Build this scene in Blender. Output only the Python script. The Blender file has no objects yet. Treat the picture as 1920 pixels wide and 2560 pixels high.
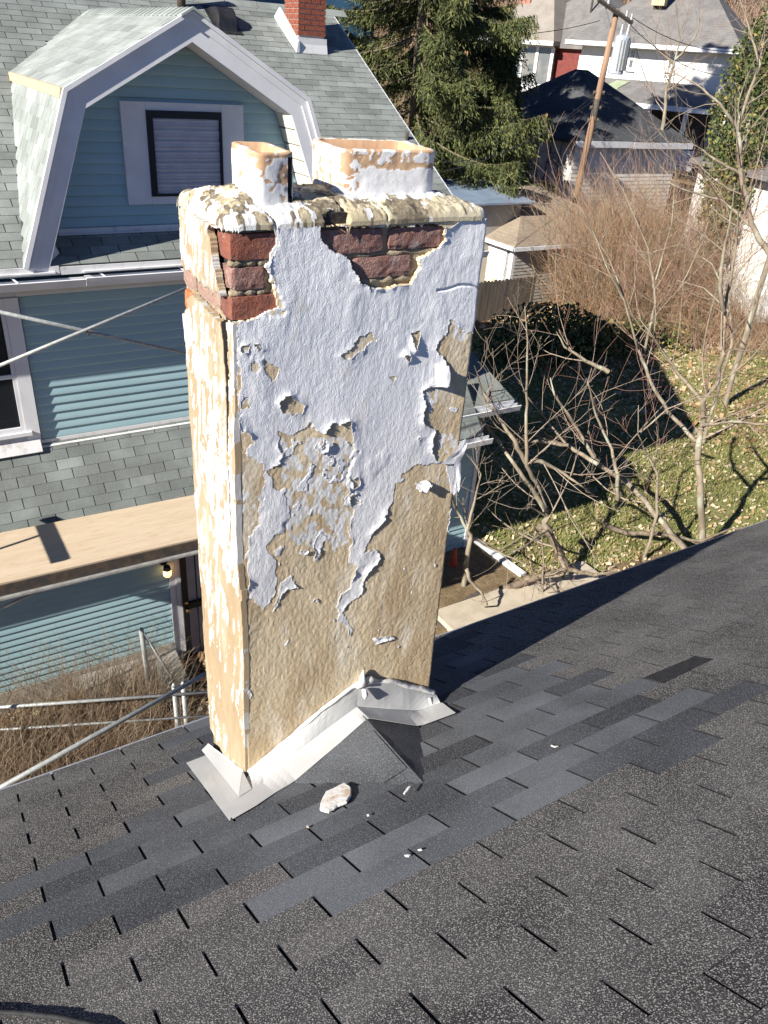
import bpy, math, random
import numpy as np
from mathutils import Vector, Matrix
R = math.radians
S = bpy.context.scene
COL = S.collection
random.seed(7)

# ------------------------------------------------------------------ camera
CAM = np.array([-0.0134, -1.3603, 2.0832])
F_PX = 1963.9                      # focal length in pixels of the 1920 x 2560 picture
YAW, PITCH, ROLL = 0.585720, 0.524624, 0.075892
fw = np.array([math.sin(YAW)*math.cos(PITCH), math.cos(YAW)*math.cos(PITCH), -math.sin(PITCH)])
rt = np.array([math.cos(YAW), -math.sin(YAW), 0.0]); up = np.cross(rt, fw)
RT = rt*math.cos(ROLL) + up*math.sin(ROLL)
UP = -rt*math.sin(ROLL) + up*math.cos(ROLL)
cam = bpy.data.objects.new('camera', bpy.data.cameras.new('camera')); COL.objects.link(cam)
cam.matrix_world = Matrix(((RT[0], UP[0], -fw[0], CAM[0]), (RT[1], UP[1], -fw[1], CAM[1]),
                           (RT[2], UP[2], -fw[2], CAM[2]), (0, 0, 0, 1)))
cam.data.sensor_fit = 'VERTICAL'; cam.data.sensor_height = 24.0
cam.data.lens = 24.0*F_PX/2560.0
cam.data.clip_start = 0.05; cam.data.clip_end = 1500
S.camera = cam
S.render.resolution_x, S.render.resolution_y = 768, 1024

# ------------------------------------------------------------------ light
SUN_EL, SUN_AZ = R(29.6), R(13.2)   # light travels towards +X, turned 12 degrees to +Y
w = bpy.data.worlds.new('World'); S.world = w; w.use_nodes = True
wn = w.node_tree.nodes; wl = w.node_tree.links
bg = wn['Background']; bg.inputs['Strength'].default_value = 0.05
sky = wn.new('ShaderNodeTexSky'); sky.sky_type = 'NISHITA'; sky.sun_disc = False
sky.sun_elevation = SUN_EL; sky.altitude = 2400; sky.air_density = 0.75; sky.dust_density = 0.05; sky.ozone_density = 4.0
# direction to the sun is (-cos az, -sin az); sun_rotation is measured from +Y towards +X
sky.sun_rotation = math.atan2(-math.cos(SUN_AZ), -math.sin(SUN_AZ))
tint = wn.new('ShaderNodeMix'); tint.data_type = 'RGBA'; tint.blend_type = 'MULTIPLY'; tint.inputs[0].default_value = 1.0
tint.inputs[7].default_value = (.78, .93, 1.16, 1); wl.new(sky.outputs[0], tint.inputs[6]); wl.new(tint.outputs[2], bg.inputs['Color'])
sun = bpy.data.objects.new('sun', bpy.data.lights.new('sun', 'SUN')); COL.objects.link(sun)
sun.data.energy = 5.0; sun.data.angle = R(0.53); sun.data.color = (1.0, 0.94, 0.85)
d = Vector((math.cos(SUN_AZ)*math.cos(SUN_EL), math.sin(SUN_AZ)*math.cos(SUN_EL), -math.sin(SUN_EL)))
sun.rotation_euler = d.to_track_quat('-Z', 'Y').to_euler()
vs = S.view_settings
vs.view_transform = 'Standard'; vs.look = 'None'; vs.gamma = 1.0; vs.use_curve_mapping = False
vs.exposure = 0.92

# ------------------------------------------------------------------ helpers
def ray(px, py):
    v = RT*((px-960)/F_PX) - UP*((py-1280)/F_PX) + fw
    return v
def at(px, py, r):
    """point seen at pixel (px, py) of the 1920 x 2560 picture, r metres away over the ground"""
    v = ray(px, py); t = r/math.hypot(v[0], v[1]); return CAM + v*t
def onz(px, py, z):
    v = ray(px, py); return CAM + v*((z-CAM[2])/v[2])
def topix(P):
    c = np.asarray(P, float) - CAM
    d = c @ fw
    return 960 + F_PX*(c @ RT)/d, 1280 - F_PX*(c @ UP)/d

def tag(o, label=None, cat=None, group=None, kind=None):
    if label: o['label'] = label
    if cat: o['category'] = cat
    if group: o['group'] = group
    if kind: o['kind'] = kind
    return o
def link(o, parent=None):
    COL.objects.link(o)
    if parent is not None: o.parent = parent
    return o
def empty(name, loc=(0, 0, 0), rz=0.0):
    o = bpy.data.objects.new(name, None); COL.objects.link(o)
    o.location = loc; o.rotation_euler = (0, 0, rz); o.empty_display_size = 0.2
    return o
def npmesh(name, V, F, mats, parent=None, smooth=False, attrs=None, mi=None, origin=None):
    """one mesh object from arrays; F is (m,4) or (m,3) or a list of polygons"""
    V = np.asarray(V, np.float32)
    if origin is not None: V = V - np.asarray(origin, np.float32)
    me = bpy.data.meshes.new(name)
    if isinstance(F, np.ndarray):
        n, k = F.shape
        me.vertices.add(len(V)); me.vertices.foreach_set('co', V.ravel())
        me.loops.add(n*k); me.loops.foreach_set('vertex_index', F.astype(np.int32).ravel())
        me.polygons.add(n)
        me.polygons.foreach_set('loop_start', np.arange(0, n*k, k, dtype=np.int32))
        me.polygons.foreach_set('loop_total', np.full(n, k, np.int32))
    else:
        me.from_pydata([tuple(map(float, v)) for v in V], [], F)
    if not isinstance(mats, (list, tuple)): mats = [mats]
    for m in mats: me.materials.append(m)
    if mi is not None: me.polygons.foreach_set('material_index', np.asarray(mi, np.int32))
    if smooth: me.polygons.foreach_set('use_smooth', np.ones(len(me.polygons), bool))
    if attrs:
        for k_, a in attrs.items():
            at_ = me.attributes.new(k_, 'FLOAT', 'POINT'); at_.data.foreach_set('value', np.asarray(a, np.float32))
    me.update(); me.validate()
    o = bpy.data.objects.new(name, me)
    if origin is not None: o.location = origin
    return link(o, parent)

class MB:
    """collects boxes, prisms and tubes, then links them as ONE mesh object"""
    def __init__(s): s.v = []; s.f = []
    def add(s, V, F):
        b = len(s.v); s.v += [tuple(map(float, v)) for v in V]; s.f += [tuple(i+b for i in f) for f in F]; return s
    def box(s, x0, x1, y0, y1, z0, z1):
        return s.add([(x0,y0,z0),(x1,y0,z0),(x1,y1,z0),(x0,y1,z0),(x0,y0,z1),(x1,y0,z1),(x1,y1,z1),(x0,y1,z1)],
                     [(0,3,2,1),(4,5,6,7),(0,1,5,4),(1,2,6,5),(2,3,7,6),(3,0,4,7)])
    def hexa(s, P): # 8 points: bottom 4, top 4
        return s.add(P, [(0,3,2,1),(4,5,6,7),(0,1,5,4),(1,2,6,5),(2,3,7,6),(3,0,4,7)])
    def prism(s, poly, vec):
        n = len(poly); vec = np.asarray(vec, float)
        V = [tuple(p) for p in poly] + [tuple(np.asarray(p, float)+vec) for p in poly]
        F = [tuple(range(n))[::-1], tuple(range(n, 2*n))] + [(i, (i+1) % n, n+(i+1) % n, n+i) for i in range(n)]
        return s.add(V, F)
    def tube(s, pts, rad, n=6, cap=True):
        pts = [np.asarray(p, float) for p in pts]
        if not hasattr(rad, '__len__'): rad = [rad]*len(pts)
        V = []; F = []
        prev = None
        for i, p in enumerate(pts):
            t = pts[min(i+1, len(pts)-1)] - pts[max(i-1, 0)]
            t = t/(np.linalg.norm(t)+1e-9)
            if prev is None:
                a = np.array([0, 0, 1.0]) if abs(t[2]) < .9 else np.array([1.0, 0, 0])
                u = np.cross(t, a)
            else:
                u = prev - t*(prev @ t)
            u = u/(np.linalg.norm(u)+1e-9); prev = u; v = np.cross(t, u)
            for k in range(n):
                a = 2*math.pi*k/n; V.append(p + rad[i]*(math.cos(a)*u + math.sin(a)*v))
        for i in range(len(pts)-1):
            for k in range(n):
                F.append((i*n+k, i*n+(k+1) % n, (i+1)*n+(k+1) % n, (i+1)*n+k))
        if cap:
            F.append(tuple(range(n))[::-1]); F.append(tuple(range((len(pts)-1)*n, len(pts)*n)))
        return s.add(V, F)
    def build(s, name, mat, parent=None, smooth=False):
        me = bpy.data.meshes.new(name); me.from_pydata(s.v, [], s.f); me.materials.append(mat)
        if smooth:
            for p in me.polygons: p.use_smooth = True
        me.update()
        return link(bpy.data.objects.new(name, me), parent)

def hash2(i, j, seed):
    i = i.astype(np.int64); j = j.astype(np.int64)
    h = (i*374761393 + j*668265263 + seed*1274126177) & 0x7fffffff
    h = ((h ^ (h >> 13))*1103515245 + 12345) & 0x7fffffff
    h = ((h ^ (h >> 16))*668265263) & 0x7fffffff
    return ((h ^ (h >> 15)) & 0xffff)/65535.0
def vn(x, y, seed=0):
    x = np.asarray(x, float); y = np.asarray(y, float)
    i = np.floor(x); j = np.floor(y); a = x-i; b = y-j
    a = a*a*(3-2*a); b = b*b*(3-2*b)
    return ((hash2(i, j, seed)*(1-a)+hash2(i+1, j, seed)*a)*(1-b) + (hash2(i, j+1, seed)*(1-a)+hash2(i+1, j+1, seed)*a)*b)
def fbm(x, y, seed=0, oct=4):
    r = 0; amp = .5; tot = 0
    for o in range(oct):
        r = r + amp*vn(x*2**o + o*17.3, y*2**o - o*9.1, seed+o); tot += amp; amp *= .5
    return r/tot                                        # 0..1
def inpoly(x, y, poly):
    x = np.asarray(x); y = np.asarray(y); c = np.zeros(x.shape, bool); n = len(poly)
    for i in range(n):
        x0, y0 = poly[i]; x1, y1 = poly[(i+1) % n]
        if y0 == y1: continue
        k = ((y0 > y) != (y1 > y)) & (x < (x1-x0)*(y-y0)/(y1-y0)+x0); c ^= k
    return c

# ------------------------------------------------------------------ materials
def newmat(name):
    m = bpy.data.materials.new(name); m.use_nodes = True
    nt = m.node_tree; b = nt.nodes['Principled BSDF']
    return m, nt, b
def nd(nt, t, **kw):
    n = nt.nodes.new(t)
    for k, v in kw.items():
        if k in n.inputs: n.inputs[k].default_value = v
        else: setattr(n, k, v)
    return n
def mixc(nt, fac, a, b, mode='MIX'):
    n = nt.nodes.new('ShaderNodeMix'); n.data_type = 'RGBA'; n.blend_type = mode
    for s, v in ((0, fac), (6, a), (7, b)):
        if isinstance(v, bpy.types.NodeSocket): nt.links.new(v, n.inputs[s])
        elif s == 0: n.inputs[s].default_value = v
        else: n.inputs[s].default_value = (*v, 1) if len(v) == 3 else v
    return n.outputs[2]
def ramp(nt, fac, lo, hi, a=0.0, b=1.0):
    n = nt.nodes.new('ShaderNodeMapRange'); n.interpolation_type = 'SMOOTHSTEP'
    nt.links.new(fac, n.inputs[0])
    n.inputs[1].default_value = lo; n.inputs[2].default_value = hi; n.inputs[3].default_value = a; n.inputs[4].default_value = b
    return n.outputs[0]
def pos(nt, scale=(1, 1, 1), rot=(0, 0, 0), objspace=False):
    m = nt.nodes.new('ShaderNodeMapping'); m.inputs['Scale'].default_value = scale; m.inputs['Rotation'].default_value = rot
    if objspace: nt.links.new(nt.nodes.new('ShaderNodeTexCoord').outputs['Object'], m.inputs[0])
    else: nt.links.new(nt.nodes.new('ShaderNodeNewGeometry').outputs['Position'], m.inputs[0])
    return m.outputs[0]
def noise(nt, vec, scale, detail=4, rough=.55, dist=0.0):
    n = nt.nodes.new('ShaderNodeTexNoise'); nt.links.new(vec, n.inputs['Vector'])
    n.inputs['Scale'].default_value = scale; n.inputs['Detail'].default_value = detail
    n.inputs['Roughness'].default_value = rough; n.inputs['Distortion'].default_value = dist
    return n.outputs['Fac']
def voro(nt, vec, scale, out='Color'):
    n = nt.nodes.new('ShaderNodeTexVoronoi'); nt.links.new(vec, n.inputs['Vector']); n.inputs['Scale'].default_value = scale
    return n.outputs[out]
def bump(nt, b, h, strength=.3, dist=.01):
    n = nt.nodes.new('ShaderNodeBump'); n.inputs['Strength'].default_value = strength; n.inputs['Distance'].default_value = dist
    nt.links.new(h, n.inputs['Height']); nt.links.new(n.outputs[0], b.inputs['Normal'])
def attr(nt, name):
    n = nt.nodes.new('ShaderNodeAttribute'); n.attribute_name = name; return n.outputs['Fac']
def simple(name, c1, c2=None, scale=6.0, rough=.75, stretch=(1, 1, 1), lo=.35, hi=.65, bscale=None, bstr=.3, bdist=.004, spec=.4, metal=0.0, c3=None, s3=30.0, rot=(0, 0, 0)):
    m, nt, b = newmat(name)
    b.inputs['Roughness'].default_value = rough; b.inputs['Specular IOR Level'].default_value = spec; b.inputs['Metallic'].default_value = metal
    v = pos(nt, stretch, rot)
    if c2 is None: b.inputs['Base Color'].default_value = (*c1, 1)
    else:
        c = mixc(nt, ramp(nt, noise(nt, v, scale), lo, hi), c1, c2)
        if c3 is not None: c = mixc(nt, ramp(nt, noise(nt, v, s3, 3), .52, .68), c, c3)
        nt.links.new(c, b.inputs['Base Color'])
    if bscale: bump(nt, b, noise(nt, v, bscale, 5, .6), bstr, bdist)
    return m
def scene_tone(nt):
    """per piece tone: object colour red channel plus the 'tone' attribute of joined fields"""
    oi = nt.nodes.new('ShaderNodeObjectInfo')
    sp = nt.nodes.new('ShaderNodeSeparateColor'); nt.links.new(oi.outputs['Color'], sp.inputs[0])
    a = nt.nodes.new('ShaderNodeMath'); a.operation = 'ADD'
    nt.links.new(sp.outputs[0], a.inputs[0]); nt.links.new(attr(nt, 'tone'), a.inputs[1])
    return a.outputs[0]
def shingle_mat(name, dark, light, speck_d, speck_l, sc, amt, tonelo, tonehi, bstr=.5, mott=.25):
    m, nt, b = newmat(name)
    t = scene_tone(nt); v = pos(nt)
    base = mixc(nt, t, dark, light)
    big = ramp(nt, noise(nt, v, 2.2, 2), .35, .7, 1-mott, 1+mott*.6)
    base = mixc(nt, 1.0, base, big, 'MULTIPLY')
    n1 = noise(nt, v, sc, 1, .7)
    c = mixc(nt, ramp(nt, n1, .30, .50, amt, 0.0), base, speck_d)
    n2 = noise(nt, pos(nt, (1, 1, 1), (.3, .5, 1)), sc*.8, 1, .7)
    c = mixc(nt, ramp(nt, n2, tonelo, tonehi, 0, amt), c, speck_l)
    nt.links.new(c, b.inputs['Base Color'])
    b.inputs['Roughness'].default_value = .92; b.inputs['Specular IOR Level'].default_value = .25
    bump(nt, b, n1, bstr, .003)
    return m
S.cycles.max_bounces = 6; S.cycles.diffuse_bounces = 2; S.cycles.glossy_bounces = 2; S.cycles.transmission_bounces = 2
S.cycles.caustics_reflective = False; S.cycles.caustics_refractive = False
# ------------------------------------------------------------------ outlines measured on the chimney faces (metres)
PAINT=[(0.901,1.675),(0.898,1.62),(0.872,1.572),(0.891,1.531),(0.9,1.489),(0.91,1.459),(0.929,1.445),(0.871,1.437),(0.786,1.428),(0.764,1.428),(0.781,1.424),(0.781,1.149),(0.786,1.111),(0.816,1.081),(0.821,1.048),(0.803,1.045),(0.804,1.016),(0.861,0.975),(0.859,0.901),(0.852,0.834),(0.841,0.835),(0.834,0.773),(0.802,0.724),(0.793,0.652),(0.796,0.481),(0.848,0.415),(0.864,0.43),(0.891,0.482),(0.904,0.55),(0.886,0.633),(0.866,0.677),(0.885,0.705),(0.923,0.721),(0.958,0.719),(0.972,0.749),(1.014,0.757),(1.021,0.744),(1.058,0.739),(1.067,0.774),(1.042,0.802),(1.073,0.831),(1.116,0.836),(1.14,0.778),(1.184,0.73),(1.177,0.646),(1.185,0.596),(1.179,0.516),(1.216,0.489),(1.208,0.462),(1.189,0.404),(1.15,0.382),(1.14,0.333),(1.146,0.277),(1.179,0.22),(1.205,0.169),(1.214,0.189),(1.189,0.244),(1.159,0.3),(1.192,0.333),(1.236,0.353),(1.247,0.385),(1.259,0.459),(1.299,0.473),(1.317,0.501),(1.294,0.54),(1.245,0.545),(1.252,0.57),(1.272,0.621),(1.307,0.644),(1.324,0.68),(1.351,0.744),(1.358,0.8),(1.359,0.743),(1.358,0.801),(1.398,0.804),(1.368,0.826),(1.441,0.859),(1.562,0.823),(1.543,0.841),(1.502,0.896),(1.502,0.97),(1.447,1.023),(1.446,1.073),(1.428,1.129),(1.462,1.136),(1.522,1.15),(1.511,1.222),(1.478,1.264),(1.481,1.29),(1.503,1.313),(1.512,1.362),(1.545,1.346),(1.565,1.314),(1.634,1.306),(1.651,1.376),(1.648,1.476),(1.643,1.66),(1.576,1.687),(1.461,1.654)]
CHIPS=[[(1.561,0.827),(1.636,0.819),(1.642,0.722),(1.63,0.7),(1.604,0.701),(1.582,0.779)],
 [(1.433,0.777),(1.477,0.79),(1.501,0.766),(1.479,0.739),(1.457,0.744)],
 [(1.545,1.046),(1.569,1.057),(1.587,1.043),(1.582,1.022)],
 [(1.038,0.637),(1.063,0.684),(1.087,0.658),(1.086,0.638),(1.066,0.604),(1.053,0.552),(1.04,0.565)],
 [(0.913,0.516),(0.956,0.534),(0.98,0.47),(0.942,0.474),(0.92,0.465),(0.891,0.392),(0.88,0.396),(0.902,0.463)],
 [(1.036,0.402),(1.051,0.414),(1.063,0.389),(1.048,0.385)],
 [(0.888,0.648),(0.913,0.671),(0.93,0.659),(0.913,0.629),(0.895,0.627)],
 [(0.98,0.63),(1.017,0.623),(1.013,0.601),(0.984,0.605)],
 [(1.63,0.098),(1.633,-0.004),(1.622,-0.031),(1.614,0.074)],
 [(1.619,0.521),(1.628,0.587),(1.625,0.655),(1.609,0.626),(1.607,0.541)],
 [(0.906,0.597),(0.916,0.598),(0.913,0.575)],
 [(1.306,0.127),(1.377,0.12),(1.425,0.083),(1.37,0.093),(1.317,0.094)],
 [(0.791,0.091),(0.805,0.053),(0.793,0.02),(0.787,0.052)]]
TEARS=[[(1.11,1.292),(1.139,1.305),(1.156,1.327),(1.169,1.331),(1.185,1.349),(1.209,1.35),(1.241,1.334),(1.211,1.327),(1.188,1.308),(1.135,1.286)],
 [(0.864,1.307),(0.889,1.291),(0.911,1.28),(0.898,1.254),(0.889,1.24),(0.871,1.267)],
 [(0.913,1.17),(0.932,1.18),(0.948,1.185),(0.971,1.161),(0.994,1.144),(0.985,1.121),(0.952,1.118),(0.923,1.137)],
 [(1.372,1.324),(1.391,1.332),(1.406,1.336),(1.394,1.306),(1.388,1.272),(1.377,1.289)],
 [(0.797,1.361),(0.819,1.365),(0.82,1.345),(0.798,1.342)],
 [(0.839,1.357),(0.851,1.364),(0.855,1.344)],
 [(0.877,0.945),(0.89,0.962),(0.913,0.968),(0.943,0.955),(0.968,0.917),(0.94,0.89),(0.913,0.874),(0.893,0.9)],
 [(1.024,0.941),(1.044,0.961),(1.072,0.97),(1.066,0.933),(1.039,0.921)],
 [(1.126,0.863),(1.147,0.869),(1.154,0.813),(1.14,0.794),(1.129,0.833)],
 [(1.17,0.861),(1.196,0.863),(1.201,0.825),(1.183,0.821)],
 [(1.158,0.797),(1.2,0.784),(1.221,0.756),(1.187,0.745)],
 [(0.818,1.306),(0.832,1.31),(0.847,1.288),(0.829,1.278),(0.814,1.286)],
 [(0.795,1.207),(0.812,1.201),(0.809,1.169),(0.794,1.177)],
 [(1.351,1.26),(1.369,1.261),(1.363,1.243)],
 [(1.302,1.192),(1.32,1.193),(1.314,1.177)],
 [(1.022,0.872),(1.072,0.854),(1.077,0.809),(1.045,0.798),(1.019,0.844)],
 [(1.002,0.83),(1.023,0.821),(1.02,0.793),(1.003,0.797)],
 [(0.975,0.767),(0.996,0.776),(1.004,0.745),(0.982,0.739)]]
WORN=[[(0.913,1.05),(0.952,1.049),(1.005,1.073),(1.059,1.04),(1.093,1.064),(1.16,1.059),(1.16,0.984),(1.19,0.957),(1.151,0.872),(1.134,0.766),(1.127,0.745),(1.01,0.768),(0.94,0.812),(0.913,0.984)],
 [(0.967,0.855),(1.052,0.792),(1.14,0.778),(1.172,0.733),(1.182,0.7),(1.164,0.602),(1.119,0.575),(0.969,0.656),(0.927,0.72)]]
TORNEDGE=[(0.906,1.084),(0.913,1.057),(0.952,1.017),(0.946,1.057),(0.965,1.06),(0.998,1.074),(1.016,1.089),(1.035,1.053),(1.066,1.042),(1.091,1.076),(1.115,1.067),(1.157,1.071),(1.164,1.01),(1.174,0.981),(1.149,0.993),(1.13,1.024),(1.088,1.025),(1.005,1.043),(0.965,1.035)]
HOLE_F=[[(0.738,1.67),(0.782,1.684),(0.838,1.68),(0.873,1.665),(0.905,1.664),(0.898,1.62),(0.872,1.572),(0.888,1.531),(0.9,1.489),(0.91,1.459),(0.884,1.452),(0.833,1.436),(0.78,1.426),(0.718,1.464)],
 [(1.032,1.667),(1.038,1.636),(1.066,1.609),(1.121,1.586),(1.14,1.555),(1.171,1.511),(1.201,1.493),(1.256,1.486),(1.355,1.491),(1.377,1.534),(1.374,1.566),(1.423,1.582),(1.462,1.611),(1.454,1.648),(1.429,1.661),(1.345,1.658),(1.258,1.656),(1.131,1.663)]]
CROWNHOLE=[(1.031,1.664),(1.043,1.686),(1.075,1.702),(1.107,1.718),(1.115,1.701),(1.11,1.667)]
SANDY_F=[[(1.201,1.493),(1.355,1.491),(1.391,1.52),(1.388,1.476),(1.305,1.443),(1.291,1.425),(1.254,1.422),(1.259,1.447)]]
HOLE_L=[[(1.073,1.489),(1.013,1.492),(0.931,1.491),(0.841,1.487),(0.715,1.486),(0.675,1.489),(0.737,1.652),(0.724,1.662),(0.594,1.675),(0.592,1.434),(0.658,1.424),(0.735,1.408),(0.857,1.422),(0.934,1.431),(1.002,1.396),(0.98,1.38),(1.049,1.337),(1.088,1.344),(1.072,1.407)]]
CRACK_L=[(0.66,1.423),(0.657,1.4),(0.648,1.369),(0.652,1.327),(0.63,1.294),(0.627,1.249),(0.628,1.207),(0.596,1.219),(0.598,1.288),(0.606,1.333),(0.607,1.388),(0.605,1.435)]
CRACK_L2=[(0.618,1.21),(0.604,1.174),(0.59,1.138),(0.587,1.105),(0.585,1.066),(0.593,1.021),(0.589,0.968),(0.593,0.914),(0.587,0.857),(0.582,0.831),(0.598,0.766),(0.597,0.707),(0.575,0.699)]
WHITE_L=[[(1.061,1.671),(0.988,1.698),(0.808,1.722),(0.621,1.726),(0.521,1.733),(0.47,1.721),(0.574,1.679),(0.641,1.67),(0.782,1.653),(0.802,1.599),(0.853,1.577),(0.877,1.587),(0.967,1.629)],
 [(1.098,1.596),(1.022,1.589),(1,1.558),(0.915,1.549),(0.913,1.523),(0.885,1.494),(0.951,1.49),(1.079,1.516)],
 [(1.102,1.319),(0.984,1.358),(0.919,1.404),(0.896,1.298),(0.938,1.281),(0.981,1.234),(1.039,1.254),(1.063,1.294)],
 [(0.829,1.378),(0.793,1.369),(0.791,1.299),(0.823,1.301)],
 [(0.698,1.405),(0.658,1.42),(0.651,1.337),(0.621,1.29),(0.628,1.209),(0.67,1.282)],
 [(0.981,1.234),(0.918,1.263),(0.838,1.231),(0.869,1.203),(0.937,1.212)],
 [(0.813,1.213),(0.695,1.234),(0.638,1.205),(0.822,1.135),(0.84,1.171)],
 [(0.882,1.11),(0.726,1.141),(0.614,1.128),(0.604,1.083),(0.675,1.067),(0.742,0.983),(0.856,0.945),(0.933,0.986)],
 [(0.922,0.942),(0.856,0.945),(0.683,0.973),(0.599,0.958),(0.598,0.854),(0.649,0.854),(0.752,0.883),(0.835,0.704),(0.917,0.732),(0.943,0.859)],
 [(0.832,0.73),(0.711,0.821),(0.606,0.844),(0.608,0.711),(0.691,0.506),(0.781,0.591),(0.853,0.622)],
 [(0.997,0.545),(0.937,0.582),(0.941,0.48),(0.996,0.487)],
 [(1.018,0.397),(0.917,0.455),(0.925,0.321),(1.019,0.327)],
 [(0.784,0.559),(0.674,0.618),(0.674,0.517),(0.757,0.493)]]
# ------------------------------------------------------------------ materials, near things
M = {}
M['old_shingle'] = shingle_mat('old_shingle', (.050, .049, .050), (.115, .110, .107), (.011, .011, .012), (.43, .415, .39), 330, .85, .52, .66, .6, .42)
M['new_shingle'] = shingle_mat('new_shingle', (.040, .043, .049), (.185, .198, .218), (.022, .023, .026), (.32, .34, .37), 330, .50, .52, .68, .45, .34)
M['roof_felt'] = simple('roof_felt', (.016, .016, .018), (.03, .03, .032), 40)
M['metal_white'] = simple('white_coil_metal', (.56, .565, .56), (.47, .48, .485), 2.5, rough=.42, spec=.4, bscale=9, bstr=.06, bdist=.01)
M['drip'] = simple('drip_edge_metal', (.45, .50, .60), (.55, .58, .66), 20, rough=.35, metal=.3)
M['caulk'] = simple('caulk', (.78, .78, .77), (.62, .62, .60), 40, rough=.5, bscale=60, bstr=.4)

# ------------------------------------------------------------------ the roof in the foreground
TH = 0.5157613
CT, ST = math.cos(TH), math.sin(TH)
def rp(x, wn, h=0.0):
    """x along the eave, wn metres down the slope (away), h above the roof plane"""
    return (x, wn*CT + h*ST, -wn*ST + h*CT)
EAVE = 1.67
house = empty('shingled_house', (2.0, 1.2, -6.0))
tag(house, 'dark charcoal asphalt shingle roof slope filling the foreground below the peeling chimney', 'house')
house_inv = Matrix.Translation((-2.0, -1.2, 6.0))
def hp(o):                                  # parent to the house without moving
    o.parent = house; o.matrix_parent_inverse = house_inv; return o
b = MB()
b.hexa([rp(-3.2, EAVE-.005, -.10), rp(7.5, EAVE-.005, -.10), rp(7.5, -2.6, -.10), rp(-3.2, -2.6, -.10),
        rp(-3.2, EAVE-.005, -.004), rp(7.5, EAVE-.005, -.004), rp(7.5, -2.6, -.004), rp(-3.2, -2.6, -.004)])
hp(b.build('roof_deck', M['roof_felt']))
b = MB()
for x0, x1 in ((-3.2, -.9), (-.89, 2.15), (2.16, 5.2), (5.21, 7.5)):
    b.hexa([rp(x0, EAVE-.004, -.055), rp(x1, EAVE-.004, -.055), rp(x1, EAVE+.022, -.055), rp(x0, EAVE+.022, -.055),
            rp(x0, EAVE-.004, .004), rp(x1, EAVE-.004, .004), rp(x1, EAVE+.022, .002), rp(x0, EAVE+.022, .002)])
hp(b.build('drip_edge', M['drip']))
b = MB(); b.box(-3.0, 7.3, -6.5, 1.15, -7.0, -.96)
M['own_wall'] = simple('own_wall_siding', (.42, .40, .36), (.36, .34, .31), 4)
hp(b.build('house_wall', M['own_wall']))
b = MB(); ridge = rp(0, -2.6)
b.hexa([(-3.2, ridge[1]-6.2, ridge[2]-3.4), (7.5, ridge[1]-6.2, ridge[2]-3.4), (7.5, ridge[1], ridge[2]-.12), (-3.2, ridge[1], ridge[2]-.12),
        (-3.2, ridge[1]-6.2, ridge[2]-3.3), (7.5, ridge[1]-6.2, ridge[2]-3.3), (7.5, ridge[1], ridge[2]-.004), (-3.2, ridge[1], ridge[2]-.004)])
hp(b.build('rear_roof_slope', M['old_shingle'])).color = (.3, .3, .3, 1)

NEWPOLY = [(0,2268),(0,2209),(214,2134),(320,2075),(284,2003),(400,1985),(440,1900),(560,1640),(1080,1560),(1200,1640),(1460,1690),(1500,1715),(1640,1745),(1780,1735),(1925,1690),(1925,1745),(1740,1870),(1560,1930),(1250,2085),(1010,2200),(960,2240),(830,2300),(700,2312),(650,2240),(580,2220),(300,2350),(140,2365),(110,2268)]
TW, EX, GAP = .3048, .127, .0085
rnd = random.Random(3)
def tab_mesh(name, k, wtrim=0.0):
    r = random.Random(k*7+1)
    g0 = GAP/2 + r.uniform(-.001, .001); g1 = GAP/2 + r.uniform(-.001, .001)
    x0, x1 = g0, TW-g1; xm = (x0+x1)/2
    lo, hi = .0035, .0085                     # upper edge tucked low, butt edge standing proud
    V = []; j = [r.uniform(-.0012, .0012) for _ in range(6)]
    for i, x in enumerate((x0, xm, x1)):
        V += [(x, 0.0-.01, lo), (x, EX+j[i], hi), (x, EX+j[i], hi-.0065), (x, 0.0-.01, -.002)]
    F = [(0,4,5,1),(4,8,9,5),(1,5,6,2),(5,9,10,6),(0,1,2,3),(8,11,10,9),(3,7,4,0),(7,11,8,4)]
    # to roof coordinates
    W = [(x, w*CT+h*ST, -w*ST+h*CT) for x, w, h in V]
    me = bpy.data.meshes.new(name); me.from_pydata(W, [], F); me.update(); return me, W, F
tabs_old = [tab_mesh('shingle_tab', k) for k in range(6)]
tabs_new = [tab_mesh('shingle_tab', k+10) for k in range(6)]
for lst, mm in ((tabs_old, 'old_shingle'), (tabs_new, 'new_shingle')):
    for me, _, _ in lst:
        me.materials.append(M[mm]); me.materials.append(M['roof_felt'])
        for p in me.polygons: p.material_index = 0 if p.index < 2 else 1     # cut edges are black asphalt
CHX0, CHX1, CHY0, CHY1 = .765, 1.625, .641, 1.060
cells = []
for k in range(-13, 19):                       # k-th course: butt at w = -EX*k
    w0 = -EX*(k+1)
    for n in range(-20, 50):
        if (n-k) % 2: continue
        x0 = .1524*n
        if x0 < -3.15 or x0 > 7.15: continue
        c = np.array(rp(x0+TW/2, w0+EX/2))
        px, py = topix(c)
        d = np.linalg.norm(c-CAM); inframe = (-60 < px < 1980 and 1250 < py < 2640 and (c-CAM) @ fw > .2)
        if c[0] > CHX0+.05 and c[0] < CHX1-.05 and CHY0+.06 < c[1] < CHY1-.06: continue
        fore = abs((c-CAM) @ np.array([0, ST, CT]))/d
        area = fore/d**2 if inframe else 0
        cells.append((area, x0, w0, c, px, py))
cells.sort(key=lambda t: -t[0])
fieldV = {0: [], 1: []}; fieldF = {0: [], 1: []}; fieldT = {0: [], 1: []}
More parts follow.
